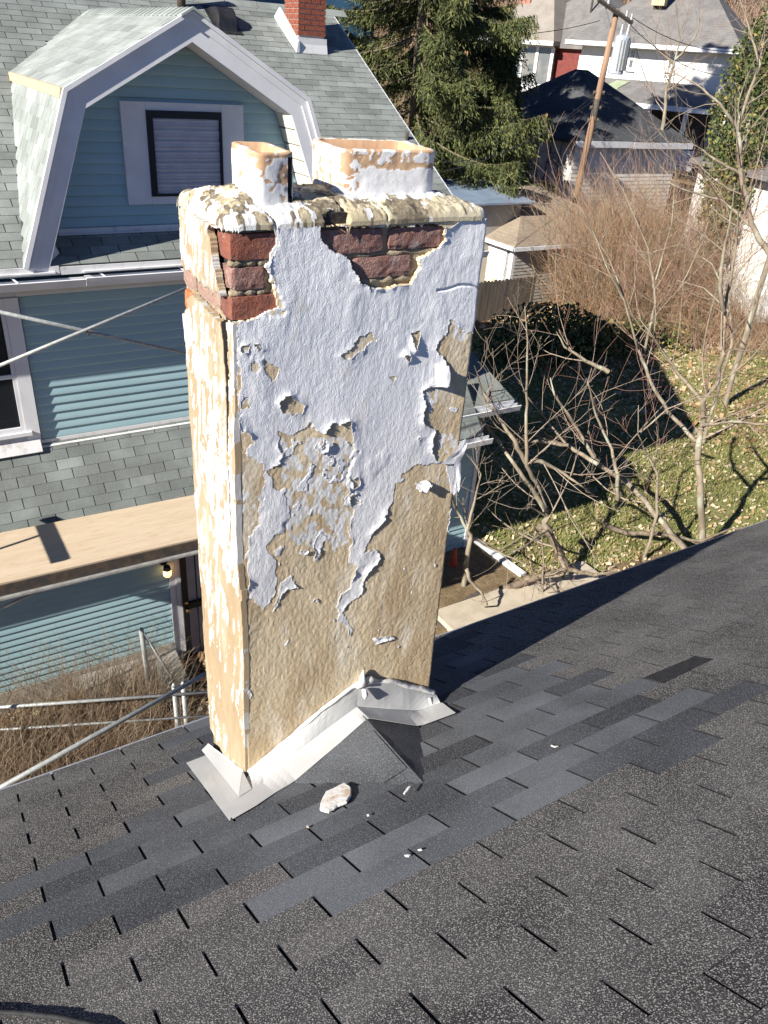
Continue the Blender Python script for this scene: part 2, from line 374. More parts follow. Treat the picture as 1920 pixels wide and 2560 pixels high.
for i, (area, x0, w0, c, px, py) in enumerate(cells):
    new = bool(inpoly(np.array([px+rnd.uniform(-12, 12)]), np.array([py]), NEWPOLY)[0]) and area > 0
    t = min(1, max(0, rnd.gauss(.40, .23))) if new else rnd.uniform(.1, .75)
    vi = rnd.randrange(6); me, W, F = (tabs_new if new else tabs_old)[vi]
    o = rp(x0, w0)
    if i < 300 and area > 0:
        ob = bpy.data.objects.new('shingle', me); COL.objects.link(ob); ob.location = o
        ob.color = (t, t, t, 1); hp(ob)
    else:
        q = int(new); bs = len(fieldV[q])
        fieldV[q] += [(v[0]+o[0], v[1]+o[1], v[2]+o[2]) for v in W]
        fieldF[q] += [tuple(a+bs for a in f) for f in F]; fieldT[q] += [t]*len(W)
for q in (0, 1):
    if fieldV[q]:
        ob = npmesh('shingle_field', fieldV[q], fieldF[q], [M['new_shingle' if q else 'old_shingle'], M['roof_felt']], attrs={'tone': fieldT[q]}, mi=[0 if i % 8 < 2 else 1 for i in range(len(fieldF[q]))])
        ob.color = (0, 0, 0, 1); tag(ob, kind='stuff'); hp(ob)

def roof_hit(px, py, h=.0095):
    v = ray(px, py); n = np.array([0, ST, CT]); return CAM + v*((h-n @ CAM)/(n @ v))
# cricket (saddle) on the uphill side of the chimney
def roofz(y): return -y*ST/CT
AP = np.array([1.245, .645, -.205]); TIP = np.array([1.175, .05, roofz(.05)+.004])
FLc = np.array([.70, .645, roofz(.645)+.011]); FRc = np.array([1.57, .645, roofz(.645)+.011])
def tri_grid(A, B, C, n, bulge=0.0):
    V = []; idx = {}; F = []
    for i in range(n+1):
        for j in range(n+1-i):
            a = i/n; b_ = j/n; P = A*(1-a-b_) + B*a + C*b_
            P = P + np.array([0, 0, bulge*4*a*b_ + (vn(np.array(P[0]*14), np.array(P[1]*14), 5)-.5)*.006*(1 if 0 < a and 0 < b_ and a+b_ < 1 else 0)])
            idx[(i, j)] = len(V); V.append(P)
    for i in range(n):
        for j in range(n-i):
            F.append((idx[(i, j)], idx[(i+1, j)], idx[(i, j+1)]))
            if i+j < n-1: F.append((idx[(i+1, j)], idx[(i+1, j+1)], idx[(i, j+1)]))
    return np.array(V), np.array(F)
V1, F1 = tri_grid(AP, TIP, FLc, 18); V2, F2 = tri_grid(AP, FRc, TIP, 18)
cr = npmesh('cricket', np.vstack([V1, V2]), np.vstack([F1, F2+len(V1)])[:, ::-1].copy(), M['new_shingle'], smooth=False)
cr.color = (.30, .30, .30, 1); hp(cr)

def on_left_plane(x, y):
    n = np.cross(TIP-AP, FLc-AP); return AP[2] - (n[0]*(x-AP[0]) + n[1]*(y-AP[1]))/n[2]
for t0, t1, off0, off1, tone in ((.34, .80, .012, .105, .36),):
    P = []
    for t, off in ((t0, off0), (t1, off0), (t1, off1), (t0, off1)):
        q_ = AP*(1-t)+TIP*t; x, y = q_[0]-off, q_[1]; P.append((x, y, max(on_left_plane(x, y), roofz(y)+.010)+.0015))
    o = MB().prism(P, (0, 0, .0035)).build('cricket_shingle', M['new_shingle']); o.color = (tone, tone, tone, 1); hp(o)

b = MB(); b.prism([roof_hit(px_, py_) for px_, py_ in ((1609, 1695), (1738, 1641), (1782, 1648), (1659, 1708))], (0, ST*.002, CT*.002)); hp(b.build('bare_patch', M['roof_felt']))
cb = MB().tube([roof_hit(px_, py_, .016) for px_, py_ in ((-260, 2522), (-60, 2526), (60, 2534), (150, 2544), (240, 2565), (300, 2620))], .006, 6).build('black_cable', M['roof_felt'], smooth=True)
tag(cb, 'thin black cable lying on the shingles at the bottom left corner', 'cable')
# ------------------------------------------------------------------ the peeling chimney
def stucco_mat(name, base, dark, light, paintc, bstr, sc=165, flat=False):
    m, nt, b = newmat(name)
    v = pos(nt); vs_ = pos(nt, (1, 1, .35)); vt = pos(nt, (1, 1, .22))
    fine = noise(nt, v, 150, 3, .65); mid = noise(nt, vs_, 38, 4, .7)
    c = mixc(nt, ramp(nt, noise(nt, vs_, 4.5, 5, .68), .36, .64), base, dark)
    c = mixc(nt, ramp(nt, noise(nt, vs_, 8, 4, .6), .50, .72, 0, .9), c, light)
    c = mixc(nt, ramp(nt, noise(nt, vt, 30, 4, .7), .54, .72, 0, .55), c, tuple(x*.72 for x in dark))
    c = mixc(nt, ramp(nt, fine, .56, .72, 0, .45), c, dark)
    # paint coverage broken up by fine noise so that edges are ragged and thin
    e1 = nt.nodes.new('ShaderNodeMath'); e1.operation = 'MULTIPLY_ADD'; e1.inputs[1].default_value = .9; nt.links.new(mid, e1.inputs[0]); nt.links.new(attr(nt, 'paint'), e1.inputs[2])
    e2 = nt.nodes.new('ShaderNodeMath'); e2.operation = 'MULTIPLY_ADD'; e2.inputs[1].default_value = .5; nt.links.new(fine, e2.inputs[0]); nt.links.new(e1.outputs[0], e2.inputs[2])
    p = ramp(nt, e2.outputs[0], 1.12, 1.30)
    pc = mixc(nt, ramp(nt, noise(nt, vs_, 7, 3), .35, .7, 0, .6), paintc, tuple(x*.84 for x in paintc))
    pc = mixc(nt, ramp(nt, fine, .58, .70, 0, .35), pc, base)
    c = mixc(nt, p, c, pc)
    g = ramp(nt, attr(nt, 'lichen'), .3, .7, 0, .9)
    c = mixc(nt, g, c, mixc(nt, ramp(nt, noise(nt, v, 60, 3), .4, .6), (.12, .10, .075), (.24, .20, .14)))
    c = mixc(nt, attr(nt, 'gap_shade'), c, (.014, .011, .009))  # near-black colour paints the shade of a deep gap into the crack
    nt.links.new(c, b.inputs['Base Color'])
    b.inputs['Roughness'].default_value = .9; b.inputs['Specular IOR Level'].default_value = .2
    h = nt.nodes.new('ShaderNodeMath'); h.operation = 'ADD'
    nt.links.new(noise(nt, pos(nt, (1, 1, .6)), sc*.55, 4, .65), h.inputs[0]); nt.links.new(noise(nt, v, sc*2.4, 2, .6), h.inputs[1])
    bump(nt, b, h.outputs[0], bstr, .005)
    return m
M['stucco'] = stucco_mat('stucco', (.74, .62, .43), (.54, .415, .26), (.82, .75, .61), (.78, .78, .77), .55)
M['stucco_left_dimmed'] = stucco_mat('stucco_side', (.43, .345, .235), (.36, .27, .165), (.48, .405, .295), (.55, .54, .515), .35)  # same stucco and paint as the front, darkened to offset the strong sun
M['crown'] = stucco_mat('crown_cement', (.55, .49, .35), (.44, .375, .25), (.60, .56, .43), (.76, .77, .77), .6)
M['flue'] = stucco_mat('clay_flue', (.58, .40, .25), (.50, .30, .18), (.58, .49, .37), (.82, .82, .82), .25)
M['mortar'] = simple('mortar', (.40, .33, .22), (.26, .21, .14), 40, bscale=90, bstr=.8, bdist=.006)
M['gap_shade'] = simple('void_shade', (.02, .018, .016), (.05, .04, .035), 60, bscale=60, bstr=.8)  # near-black colour standing in for shade inside gaps and holes
def paint_mat():
    m, nt, b = newmat('peeling_paint')
    v = pos(nt); vs_ = pos(nt, (1, 1, .5))
    c = mixc(nt, ramp(nt, noise(nt, vs_, 4, 3, .6), .35, .7), (.86, .865, .885), (.79, .80, .825))
    c = mixc(nt, ramp(nt, noise(nt, v, 26, 5, .7), .56, .72, 0, .55), c, (.58, .55, .49))
    c = mixc(nt, ramp(nt, noise(nt, pos(nt, (1, 1, .6), (0, 0, .5)), 9, 6, .7), .56, .70, 0, .5), c, (.62, .58, .50))
    nt.links.new(c, b.inputs['Base Color']); b.inputs['Roughness'].default_value = .62
    b.inputs['Specular IOR Level'].default_value = .35
    h = nt.nodes.new('ShaderNodeMath'); h.operation = 'ADD'
    nt.links.new(noise(nt, vs_, 75, 3, .6), h.inputs[0]); nt.links.new(noise(nt, v, 240, 2, .6), h.inputs[1])
    bump(nt, b, h.outputs[0], .36, .005)
    return m
M['paint'] = paint_mat()
def brick_mat(name, a, b2, c3):
    m, nt, b = newmat(name); v = pos(nt); f = noise(nt, v, 95, 4, .7)
    c = mixc(nt, ramp(nt, noise(nt, v, 14, 4, .6), .35, .65), a, b2)
    c = mixc(nt, ramp(nt, noise(nt, v, 26, 4, .65), .54, .70, 0, .85), c, c3)
    c = mixc(nt, ramp(nt, noise(nt, v, 34, 4, .7), .58, .68, 0, .55), c, (.42, .34, .25))
    c = mixc(nt, ramp(nt, f, .58, .70, 0, .85), c, (.04, .025, .02))
    nt.links.new(c, b.inputs['Base Color']); b.inputs['Roughness'].default_value = .9; b.inputs['Specular IOR Level'].default_value = .2
    bump(nt, b, f, .9, .008)
    return m
M['brick_purple'] = brick_mat('brick_purple', (.24, .125, .105), (.34, .20, .17), (.33, .30, .29))
M['brick_red'] = brick_mat('brick_red', (.29, .105, .07), (.20, .09, .075), (.36, .15, .09))
M['brick_orange'] = brick_mat('brick_orange', (.52, .16, .055), (.48, .19, .08), (.42, .27, .18))
M['brick_grey'] = brick_mat('brick_grey', (.33, .23, .19), (.38, .25, .20), (.45, .36, .30))

chim = empty('brick_chimney', (1.195, .85, -.55))
tag(chim, 'tall stucco brick chimney with peeling white paint rising through the dark roof', 'chimney')
ch_inv = Matrix.Translation((-1.195, -.85, .55))
def cp(o): o.parent = chim; o.matrix_parent_inverse = ch_inv; return o
def cs(o, part): o.parent = part; return o

def grid_shell(name, U, V, posf, keep, rim, mats, attrs=None, smooth=True):
    """U, V 1-D; posf(u,v)->xyz arrays; keep (nv-1,nu-1) cells; rim: offset vector array that closes cut edges"""
    uu, vv = np.meshgrid(U, V); X = posf(uu, vv)              # (nv,nu,3)
    nv_, nu_ = uu.shape; idx = np.arange(nv_*nu_).reshape(nv_, nu_)
    q = np.stack([idx[:-1, :-1], idx[:-1, 1:], idx[1:, 1:], idx[1:, :-1]], -1)
    F = q[keep]
    # boundary edges
    E = np.concatenate([F[:, [0, 1]], F[:, [1, 2]], F[:, [2, 3]], F[:, [3, 0]]])
    key = np.sort(E, 1); k = key[:, 0].astype(np.int64)*(nv_*nu_) + key[:, 1]
    _, inv, cnt = np.unique(k, return_inverse=True, return_counts=True)
    BE = E[cnt[inv] == 1]
    Vx = X.reshape(-1, 3)
    bv = np.unique(BE); mp = -np.ones(nv_*nu_, int); mp[bv] = np.arange(len(bv)) + nv_*nu_
    Vr = Vx[bv] + np.asarray(rim); nb0 = len(bv)
    RF = np.stack([mp[BE[:, 1]]+nb0, mp[BE[:, 0]]+nb0, mp[BE[:, 0]], mp[BE[:, 1]]], -1)
    allV = np.vstack([Vx, Vr, Vx[bv]]); allF = np.vstack([F, RF])
    used = np.unique(allF); rm = -np.ones(len(allV), int); rm[used] = np.arange(len(used))
    at_ = {}
    if attrs:
        for a, val in attrs.items():
            val = val.reshape(-1); at_[a] = np.concatenate([val, val[bv], val[bv]])[used]
    o = npmesh(name, allV[used], rm[allF], mats, smooth=smooth, attrs=at_)
    return o
def cellmask(m): return m[:-1, :-1] & m[:-1, 1:] & m[1:, 1:] & m[1:, :-1]
def dist_in(mask, n=10):
    """rough distance (cells) from outside, 0 at the rim"""
    d = np.zeros(mask.shape); cur = mask.copy()
    for i in range(n):
        d += cur; c2 = cur.copy()
        c2[1:] &= cur[:-1]; c2[:-1] &= cur[1:]; c2[:, 1:] &= cur[:, :-1]; c2[:, :-1] &= cur[:, 1:]
        cur = c2
    return d
G = .0036
U = np.arange(CHX0+.002, CHX1, G); Vz = np.arange(-.45, 1.672, G)
uu, vv = np.meshgrid(U, Vz)
ju = uu + (fbm(uu*38, vv*38, 11, 3)-.5)*.030; jv = vv + (fbm(uu*38, vv*38, 23, 3)-.5)*.030
ju2 = uu + (fbm(uu*70, vv*70, 31, 3)-.5)*.016; jv2 = vv + (fbm(uu*70, vv*70, 43, 3)-.5)*.016
hole = np.zeros(uu.shape, bool)
for p in HOLE_F: hole |= inpoly(ju2, jv2, p)
paint = inpoly(ju, jv, PAINT)
for p in TEARS: paint &= ~inpoly(ju, jv, p)
torn = inpoly(ju2, jv2, TORNEDGE); paint &= ~torn
worn = np.zeros(uu.shape, bool)
for p in WORN: worn |= inpoly(ju, jv, p)
wm = fbm(uu*45, vv*30, 77, 4)
wornpaint = worn & paint
paint &= ~(worn & (wm < .60))
speck = fbm(uu*60, vv*45, 91, 3)
paint &= ~((speck < .12) & (vv < 1.0))
for p in CHIPS: paint |= inpoly(ju2, jv2, p)
# stray flakes left lower down
paint |= (fbm(uu*30, vv*24, 131, 3) > .855) & (vv < .75)
paint &= ~hole
big = (fbm(uu*4.5, vv*3.2, 3, 2)-.5)*.008 + (fbm(uu*20, vv*14, 5, 3)-.5)*.0018
grain = (fbm(uu*120, vv*75, 7, 2)-.5)*.0022 + (fbm(uu*40, vv*26, 9, 2)-.5)*.0010
# rounded, battered vertical edges
eu = np.minimum(uu-CHX0, CHX1-uu); edge = np.clip(1-eu/.016, 0, 1)**2*(.010 + .010*fbm(vv*9, uu*0, 15, 3))
seam = np.exp(-((vv - (1.465+.012*np.sin(uu*25)+.02*(fbm(uu*12, vv*0, 8, 3)-.5)-(uu-1.5)*.12))/.0028)**2)*(uu > 1.45)*.008
hs = big + grain - edge - seam
thin = (worn | (fbm(uu*9, vv*6, 61, 4) > .62) & (vv > .70)) & ~torn
tp = np.clip((fbm(uu*55, vv*34, 63, 4)-.49+.05*worn)*5+.5, 0, 1)*thin
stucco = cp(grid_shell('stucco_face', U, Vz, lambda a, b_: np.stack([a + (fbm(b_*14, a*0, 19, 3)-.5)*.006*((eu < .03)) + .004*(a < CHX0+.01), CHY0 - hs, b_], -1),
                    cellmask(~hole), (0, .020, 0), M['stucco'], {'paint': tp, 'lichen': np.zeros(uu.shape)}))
dd = dist_in(paint, 12)*G
lift = fbm(uu*11, vv*11, 141, 3)
thick = fbm(uu*6, vv*5, 151, 2)
curl = np.exp(-dd/.009)*np.clip(lift-.52, 0, 1)*.040*(1-.7*worn)
strong = np.zeros(uu.shape)
for (cx, cz_, rr, a) in ((1.50, 1.17, .05, .022), (1.19, 1.26, .06, .012), (1.33, .66, .05, .012), (1.26, .50, .05, .012), (1.07, 1.02, .06, .014), (1.20, 1.07, .06, .012), (1.48, .93, .06, .012), (1.44, 1.06, .05, .010), (.97, 1.16, .05, .009), (1.38, 1.29, .04, .012)):
    strong += .75*a*np.exp(-((uu-cx)**2+(vv-cz_)**2)/rr**2)
curl += np.exp(-dd/.016)*strong
bub = np.clip(fbm(uu*13, vv*9, 171, 3)-.58, 0, 1)*.008
hp_ = big + grain*.42 - edge - seam + .0009 + .0006*thick + curl + bub*(dd > .01)
paintpart = cp(grid_shell('paint_skin', U, Vz, lambda a, b_: np.stack([a + (fbm(b_*14, a*0, 19, 3)-.5)*.006*(eu < .03) + .004*(a < CHX0+.01), CHY0 - hp_, b_], -1),
                       cellmask(paint), (0, .0016, 0), M['paint'], {}))
paintpart['label'] = 'peeling white paint skin on the chimney front'
# paint flakes that have let go and stand off the wall
def flake(P, curlv, name='paint_flake'):
    P = [np.asarray(p, float) for p in P]; n = 7; V = []; F = []
    A, B_, C_, D_ = P
    for i in range(n+1):
        for j in range(n+1):
            s, t = i/n, j/n
            q = (A*(1-s)+B_*s)*(1-t) + (D_*(1-s)+C_*s)*t
            out = curlv*(math.sin(t*math.pi*.5)**2) + .004*(vn(np.array(s*5.), np.array(t*5.), 3)-.5)
            V.append(q + np.array([(vn(np.array(s*7.), np.array(t*6.), 9)-.5)*.012*t, -out, (vn(np.array(s*6.), np.array(t*6.), 29)-.5)*.014*t]))
    m = n+1
    for i in range(n):
        for j in range(n): F.append((i*m+j, i*m+j+1, (i+1)*m+j+1, (i+1)*m+j))
    k = len(V); V2 = [v + np.array([0, .0012, 0]) for v in V]
    F2 = [tuple(a+k for a in f[::-1]) for f in F]
    o = npmesh(name, V+V2, F+F2, M['paint'], smooth=True); o.parent = paintpart
    return o
def cp_(x, z, out=.006): return (x, CHY0-out, z)
flake([cp_(1.545, .838), cp_(1.625, .822), cp_(1.628, .905), cp_(1.618, .93)], .020)
flake([cp_(1.60, .825), cp_(1.632, .825), cp_(1.626, .72), cp_(1.600, .705)], .014)
flake([cp_(1.46, 1.225), cp_(1.465, 1.14), cp_(1.520, 1.145), cp_(1.508, 1.215)], .022)
flake([cp_(1.445, .775), cp_(1.478, .79), cp_(1.497, .772), cp_(1.470, .745)], .018)

# left (sunlit) face
Yl = np.arange(CHY0-.002, CHY1, G); yy, zz = np.meshgrid(Yl, Vz)
jy = yy + (fbm(yy*60, zz*22, 211, 5)-.5)*.085; jz = zz + (fbm(yy*40, zz*20, 223, 4)-.5)*.10
jy2 = yy + (fbm(yy*70, zz*70, 231, 3)-.5)*.012; jz2 = zz + (fbm(yy*70, zz*70, 243, 3)-.5)*.012
holeL = np.zeros(yy.shape, bool)
for p in HOLE_L: holeL |= inpoly(jy2, jz2, p)
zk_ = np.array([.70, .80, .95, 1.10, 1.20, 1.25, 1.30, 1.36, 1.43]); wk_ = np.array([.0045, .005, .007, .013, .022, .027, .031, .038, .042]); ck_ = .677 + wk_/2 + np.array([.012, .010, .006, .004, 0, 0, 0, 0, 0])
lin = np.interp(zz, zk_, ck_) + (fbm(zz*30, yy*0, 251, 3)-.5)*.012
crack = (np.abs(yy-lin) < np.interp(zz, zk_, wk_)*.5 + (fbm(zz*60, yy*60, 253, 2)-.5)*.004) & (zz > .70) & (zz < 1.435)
wl_ = np.zeros(yy.shape, bool)
for p in WHITE_L: wl_ |= inpoly(jy, jz, p)
sk = (zz*.12)
st = fbm((yy+sk)*55, zz*9, 261, 4)
st2 = fbm((yy+sk)*120, zz*34, 267, 4)
wv_ = np.clip((st*.6+st2*.4-.43)*5+.6, 0, 1)*wl_ + np.clip((st*.65+st2*.35 - .585 + .05*(zz > .3))*6+.45, 0, 1)*(fbm(yy*9, zz*4, 263, 3) > .38)*(~wl_)
wl_ = wv_ > .5
hl = (fbm(yy*5, zz*3, 213, 2)-.5)*.014 + (fbm(yy*40, zz*13, 217, 3)-.5)*.004 + (fbm((yy+sk)*95, zz*30, 219, 2)-.5)*.0025 + wl_*.0022
slit = (fbm((yy+sk)*60, zz*8, 271, 2) > .83)
hl = hl - slit*.006 - crack*.0025
e1 = np.clip(1-(CHY1-yy)/.03, 0, 1)**2*(.012+.03*(fbm(zz*8, yy*0, 281, 3)-.3))
e0 = np.clip(1-(yy-CHY0)/.012, 0, 1)**2*.003
hl = hl - e1 - e0
slab = np.clip((zz-1.47)/.03, 0, 1)*np.clip((.93-yy)/.12, 0, 1)*.014      # loose slab beside the corner bricks
hl = hl + slab
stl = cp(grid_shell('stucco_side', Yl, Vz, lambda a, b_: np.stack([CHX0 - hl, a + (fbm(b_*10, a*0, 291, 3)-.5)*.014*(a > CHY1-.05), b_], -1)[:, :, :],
                 cellmask(~holeL), (.020, 0, 0), M['stucco_left_dimmed'], {'paint': wv_*~crack, 'lichen': np.zeros(yy.shape), 'gap_shade': crack.astype(float)}))  # crack stays shallow, its deep shade is painted by this mask
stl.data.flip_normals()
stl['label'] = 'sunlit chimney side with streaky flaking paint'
# core behind the stucco
b = MB(); b.box(CHX0+.022, CHX1-.002, CHY0+.021, CHY1-.002, -.62, 1.664)
core = cp(b.build('masonry_core', M['mortar']))
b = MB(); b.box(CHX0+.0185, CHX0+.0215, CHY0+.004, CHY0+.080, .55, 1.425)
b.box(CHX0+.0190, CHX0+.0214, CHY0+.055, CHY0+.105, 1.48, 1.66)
cp(b.build('crack_shade', M['gap_shade']))  # thin dark strips that paint shade behind the crack and the loose slab

# bricks exposed where the stucco has fallen off
def brick(x0, x1, y0, y1, z0, z1, mat, seed, chip=.004):
    chip *= .62
    nx, ny, nz = 9, 5, 4; V = []; ids = {}; F = []
    def vert(i, j, k):
        if (i, j, k) in ids: return ids[(i, j, k)]
        s, t, r_ = i/nx, j/ny, k/nz
        p = np.array([x0+(x1-x0)*s, y0+(y1-y0)*t, z0+(z1-z0)*r_])
        n = [(vn(np.array(p[0]*60), np.array(p[2]*60+p[1]*37), seed+q)-.5)*2*chip*.6 for q in range(3)]
        on = (i in (0, nx)) + (j in (0, ny)) + (k in (0, nz))
        c = np.array([(x0+x1)/2, (y0+y1)/2, (z0+z1)/2])
        if on >= 2:
            for ax, ii, nn in ((0, i, nx), (1, j, ny), (2, k, nz)):
                if ii in (0, nn): p[ax] += math.copysign(chip*(.7+(.8 if on == 3 else 0)), c[ax]-p[ax])
        ids[(i, j, k)] = len(V); V.append(p+np.array(n)); return ids[(i, j, k)]
    for a in range(nx):
        for c in range(nz):
            F.append((vert(a, 0, c), vert(a+1, 0, c), vert(a+1, 0, c+1), vert(a, 0, c+1)))
            F.append((vert(a, ny, c), vert(a, ny, c+1), vert(a+1, ny, c+1), vert(a+1, ny, c)))
    for a in range(ny):
        for c in range(nz):
            F.append((vert(0, a, c), vert(0, a, c+1), vert(0, a+1, c+1), vert(0, a+1, c)))
            F.append((vert(nx, a, c), vert(nx, a+1, c), vert(nx, a+1, c+1), vert(nx, a, c+1)))
    for a in range(nx):
        for c in range(ny):
            F.append((vert(a, c, nz), vert(a+1, c, nz), vert(a+1, c+1, nz), vert(a, c+1, nz)))
            F.append((vert(a, c, 0), vert(a, c+1, 0), vert(a+1, c+1, 0), vert(a+1, c, 0)))
    return cp(npmesh('brick', V, F, M[mat], smooth=False))
FY = CHY0+.006; FX = CHX0+.010
brick(FX-.002, .972, FY, .74, 1.588, 1.658, 'brick_red', 1)
brick(FX, .880, FY+.003, .86, 1.508, 1.572, 'brick_purple', 2, .006)
brick(FX-.003, .975, FY, .725, 1.428, 1.493, 'brick_red', 3)
brick(1.030, 1.247, FY+.002, .74, 1.586, 1.657, 'brick_purple', 4, .006)
brick(1.266, 1.470, FY+.002, .74, 1.590, 1.656, 'brick_purple', 5, .007)
brick(1.148, 1.350, FY+.004, .74, 1.512, 1.576, 'brick_purple', 6, .005)
brick(.985, 1.140, FY+.008, .74, 1.508, 1.572, 'brick_purple', 7)
brick(.890, .978, FY+.010, .74, 1.508, 1.570, 'brick_purple', 8)
brick(FX, CHX0+.11, .738, .925, 1.430, 1.492, 'brick_grey', 9)
brick(FX+.001, CHX0+.11, .937, 1.052, 1.432, 1.494, 'brick_grey', 10)
brick(FX+.001, CHX0+.11, .985, 1.055, 1.350, 1.418, 'brick_orange', 11)
brick(FX+.004, CHX0+.11, .79, .975, 1.350, 1.416, 'brick_grey', 12)
# lumpy mortar beds between them
def mortarbed(x0, x1, y, z, r, seed):
    pts = []; rad = []
    for i in range(14):
        s = i/13; pts.append((x0+(x1-x0)*s, y+.004*math.sin(seed+i*1.7), z+.003*math.sin(seed*2+i*2.3))); rad.append(r*(.75+.5*random.random()))
    return cp(MB().tube(pts, rad, 7).build('mortar_bed', M['mortar'], smooth=True))
mortarbed(.775, .90, FY+.016, 1.580, .012, 1); mortarbed(.775, .91, FY+.018, 1.500, .011, 2)
mortarbed(1.04, 1.45, FY+.018, 1.581, .010, 3); mortarbed(1.14, 1.36, FY+.018, 1.503, .011, 4)

# crown
Ux = np.arange(CHX0-.007, CHX1+.005, G*.9); Uy = np.arange(CHY0-.006, CHY1+.005, G*.9)
cx_, cy_ = np.meshgrid(Ux, Uy)
x0, x1, y0, y1 = Ux[0], Ux[-1], Uy[0], Uy[-1]
wob = (fbm(cx_*9, cy_*9, 301, 3)-.5)*.030
rr = .05
qx = np.maximum(np.maximum(x0+rr-cx_, cx_-(x1-rr)), 0); qy = np.maximum(np.maximum(y0+rr-cy_, cy_-(y1-rr)), 0)
dE = np.where((qx > 0) & (qy > 0), rr-np.hypot(qx, qy), np.minimum(np.minimum(cx_-x0, x1-cx_), np.minimum(cy_-y0, y1-cy_)))
dw = np.clip(dE + wob*np.clip(dE/.05, 0, 1), 0, 1)
prof = np.clip(1-(1-np.clip(dw/.050, 0, 1))**2.4, 0, 1)**.55
zc = 1.664 + .044*prof + .026*np.clip((dw-.03)/.10, 0, 1) + (fbm(cx_*38, cy_*38, 311, 4)-.5)*.014*np.clip(dE/.015, 0, 1) + (fbm(cx_*120, cy_*120, 317, 2)-.5)*.005*np.clip(dE/.01, 0, 1)
def crackline(pts, wdt, dep):
    global zc
    for (ax, ay), (bx, by) in zip(pts[:-1], pts[1:]):
        L2 = (bx-ax)**2+(by-ay)**2
        t = np.clip(((cx_-ax)*(bx-ax)+(cy_-ay)*(by-ay))/L2, 0, 1)
        dn = np.hypot(cx_-(ax+t*(bx-ax)) - (fbm(cy_*60, cx_*0, 7, 2)-.5)*.012, cy_-(ay+t*(by-ay)))
        zc = zc - dep*np.exp(-(dn/wdt)**2)
crackline([(.905, .62), (.90, .66), (.885, .705)], .0045, .022)
crackline([(1.125, .62), (1.120, .66), (1.13, .73)], .005, .03)
crackline([(1.25, .62), (1.255, .67), (1.24, .73)], .003, .010)
crackline([(.76, .80), (.83, .83), (.89, .84)], .003, .010)
chunk = inpoly(cx_ + (fbm(cx_*60, cy_*60, 5, 2)-.5)*.02, cy_, [(1.040, .60), (1.050, .648), (1.085, .668), (1.118, .668), (1.116, .60)])
keepc = (dE > .0005) & ~chunk
cyz = cy_ - zc*1.2
wob2 = (fbm(cx_*40, cyz*40, 327, 4)-.5)*.06
px_, py_ = cx_ + wob2, cy_ + (fbm(cx_*40, cyz*40, 329, 4)-.5)*.05
wp = .62*fbm(cx_*22, cyz*22, 321, 5) + .38*fbm(cx_*70, cyz*70, 323, 3)
wp = wp + .17*((px_ < .86) & (py_ < 1.0)) + .13*(px_ > 1.555) + .12*(np.abs(px_-.995) < .022) + .16*((np.abs(px_-1.315) < .21) & (np.abs(py_-.742) < .022)) \
    + .18*((np.abs(px_-.945) < .09) & (np.abs(py_-.690) < .020)) + .10*(np.abs(px_-1.27) < .03) + .09*((np.abs(px_-1.36) < .025) & (py_ < .68)) - .04
li = .6*fbm(cx_*16, cyz*16, 341, 5) + .4*fbm(cx_*60, cyz*60, 343, 3) + .09*((px_ > .84) & (px_ < 1.13) & (py_ < .78)) + .07*((px_ > 1.28) & (py_ < .76)) - .035
wp = wp + .02
cr_ = grid_shell('crown', Ux, Uy, lambda a, b_: np.stack([a, b_, zc], -1), cellmask(keepc), (0, 0, -.012), M['crown'],
                 {'paint': np.clip((wp-.615)*8+.5, 0, 1), 'lichen': np.clip((li-.515)*11+.5, 0, 1)*(wp < .62)})
cp(cr_)
b = MB(); b.box(1.03, 1.125, CHY0+.016, .70, 1.659, 1.700); cp(b.build('chunk_hole_shade', M['gap_shade']))  # near-black box paints the shade in the hole of the missing chunk
brick(1.055, 1.112, CHY0+.020, .68, 1.662, 1.694, 'brick_grey', 31, .010).name = 'rubble_lump'

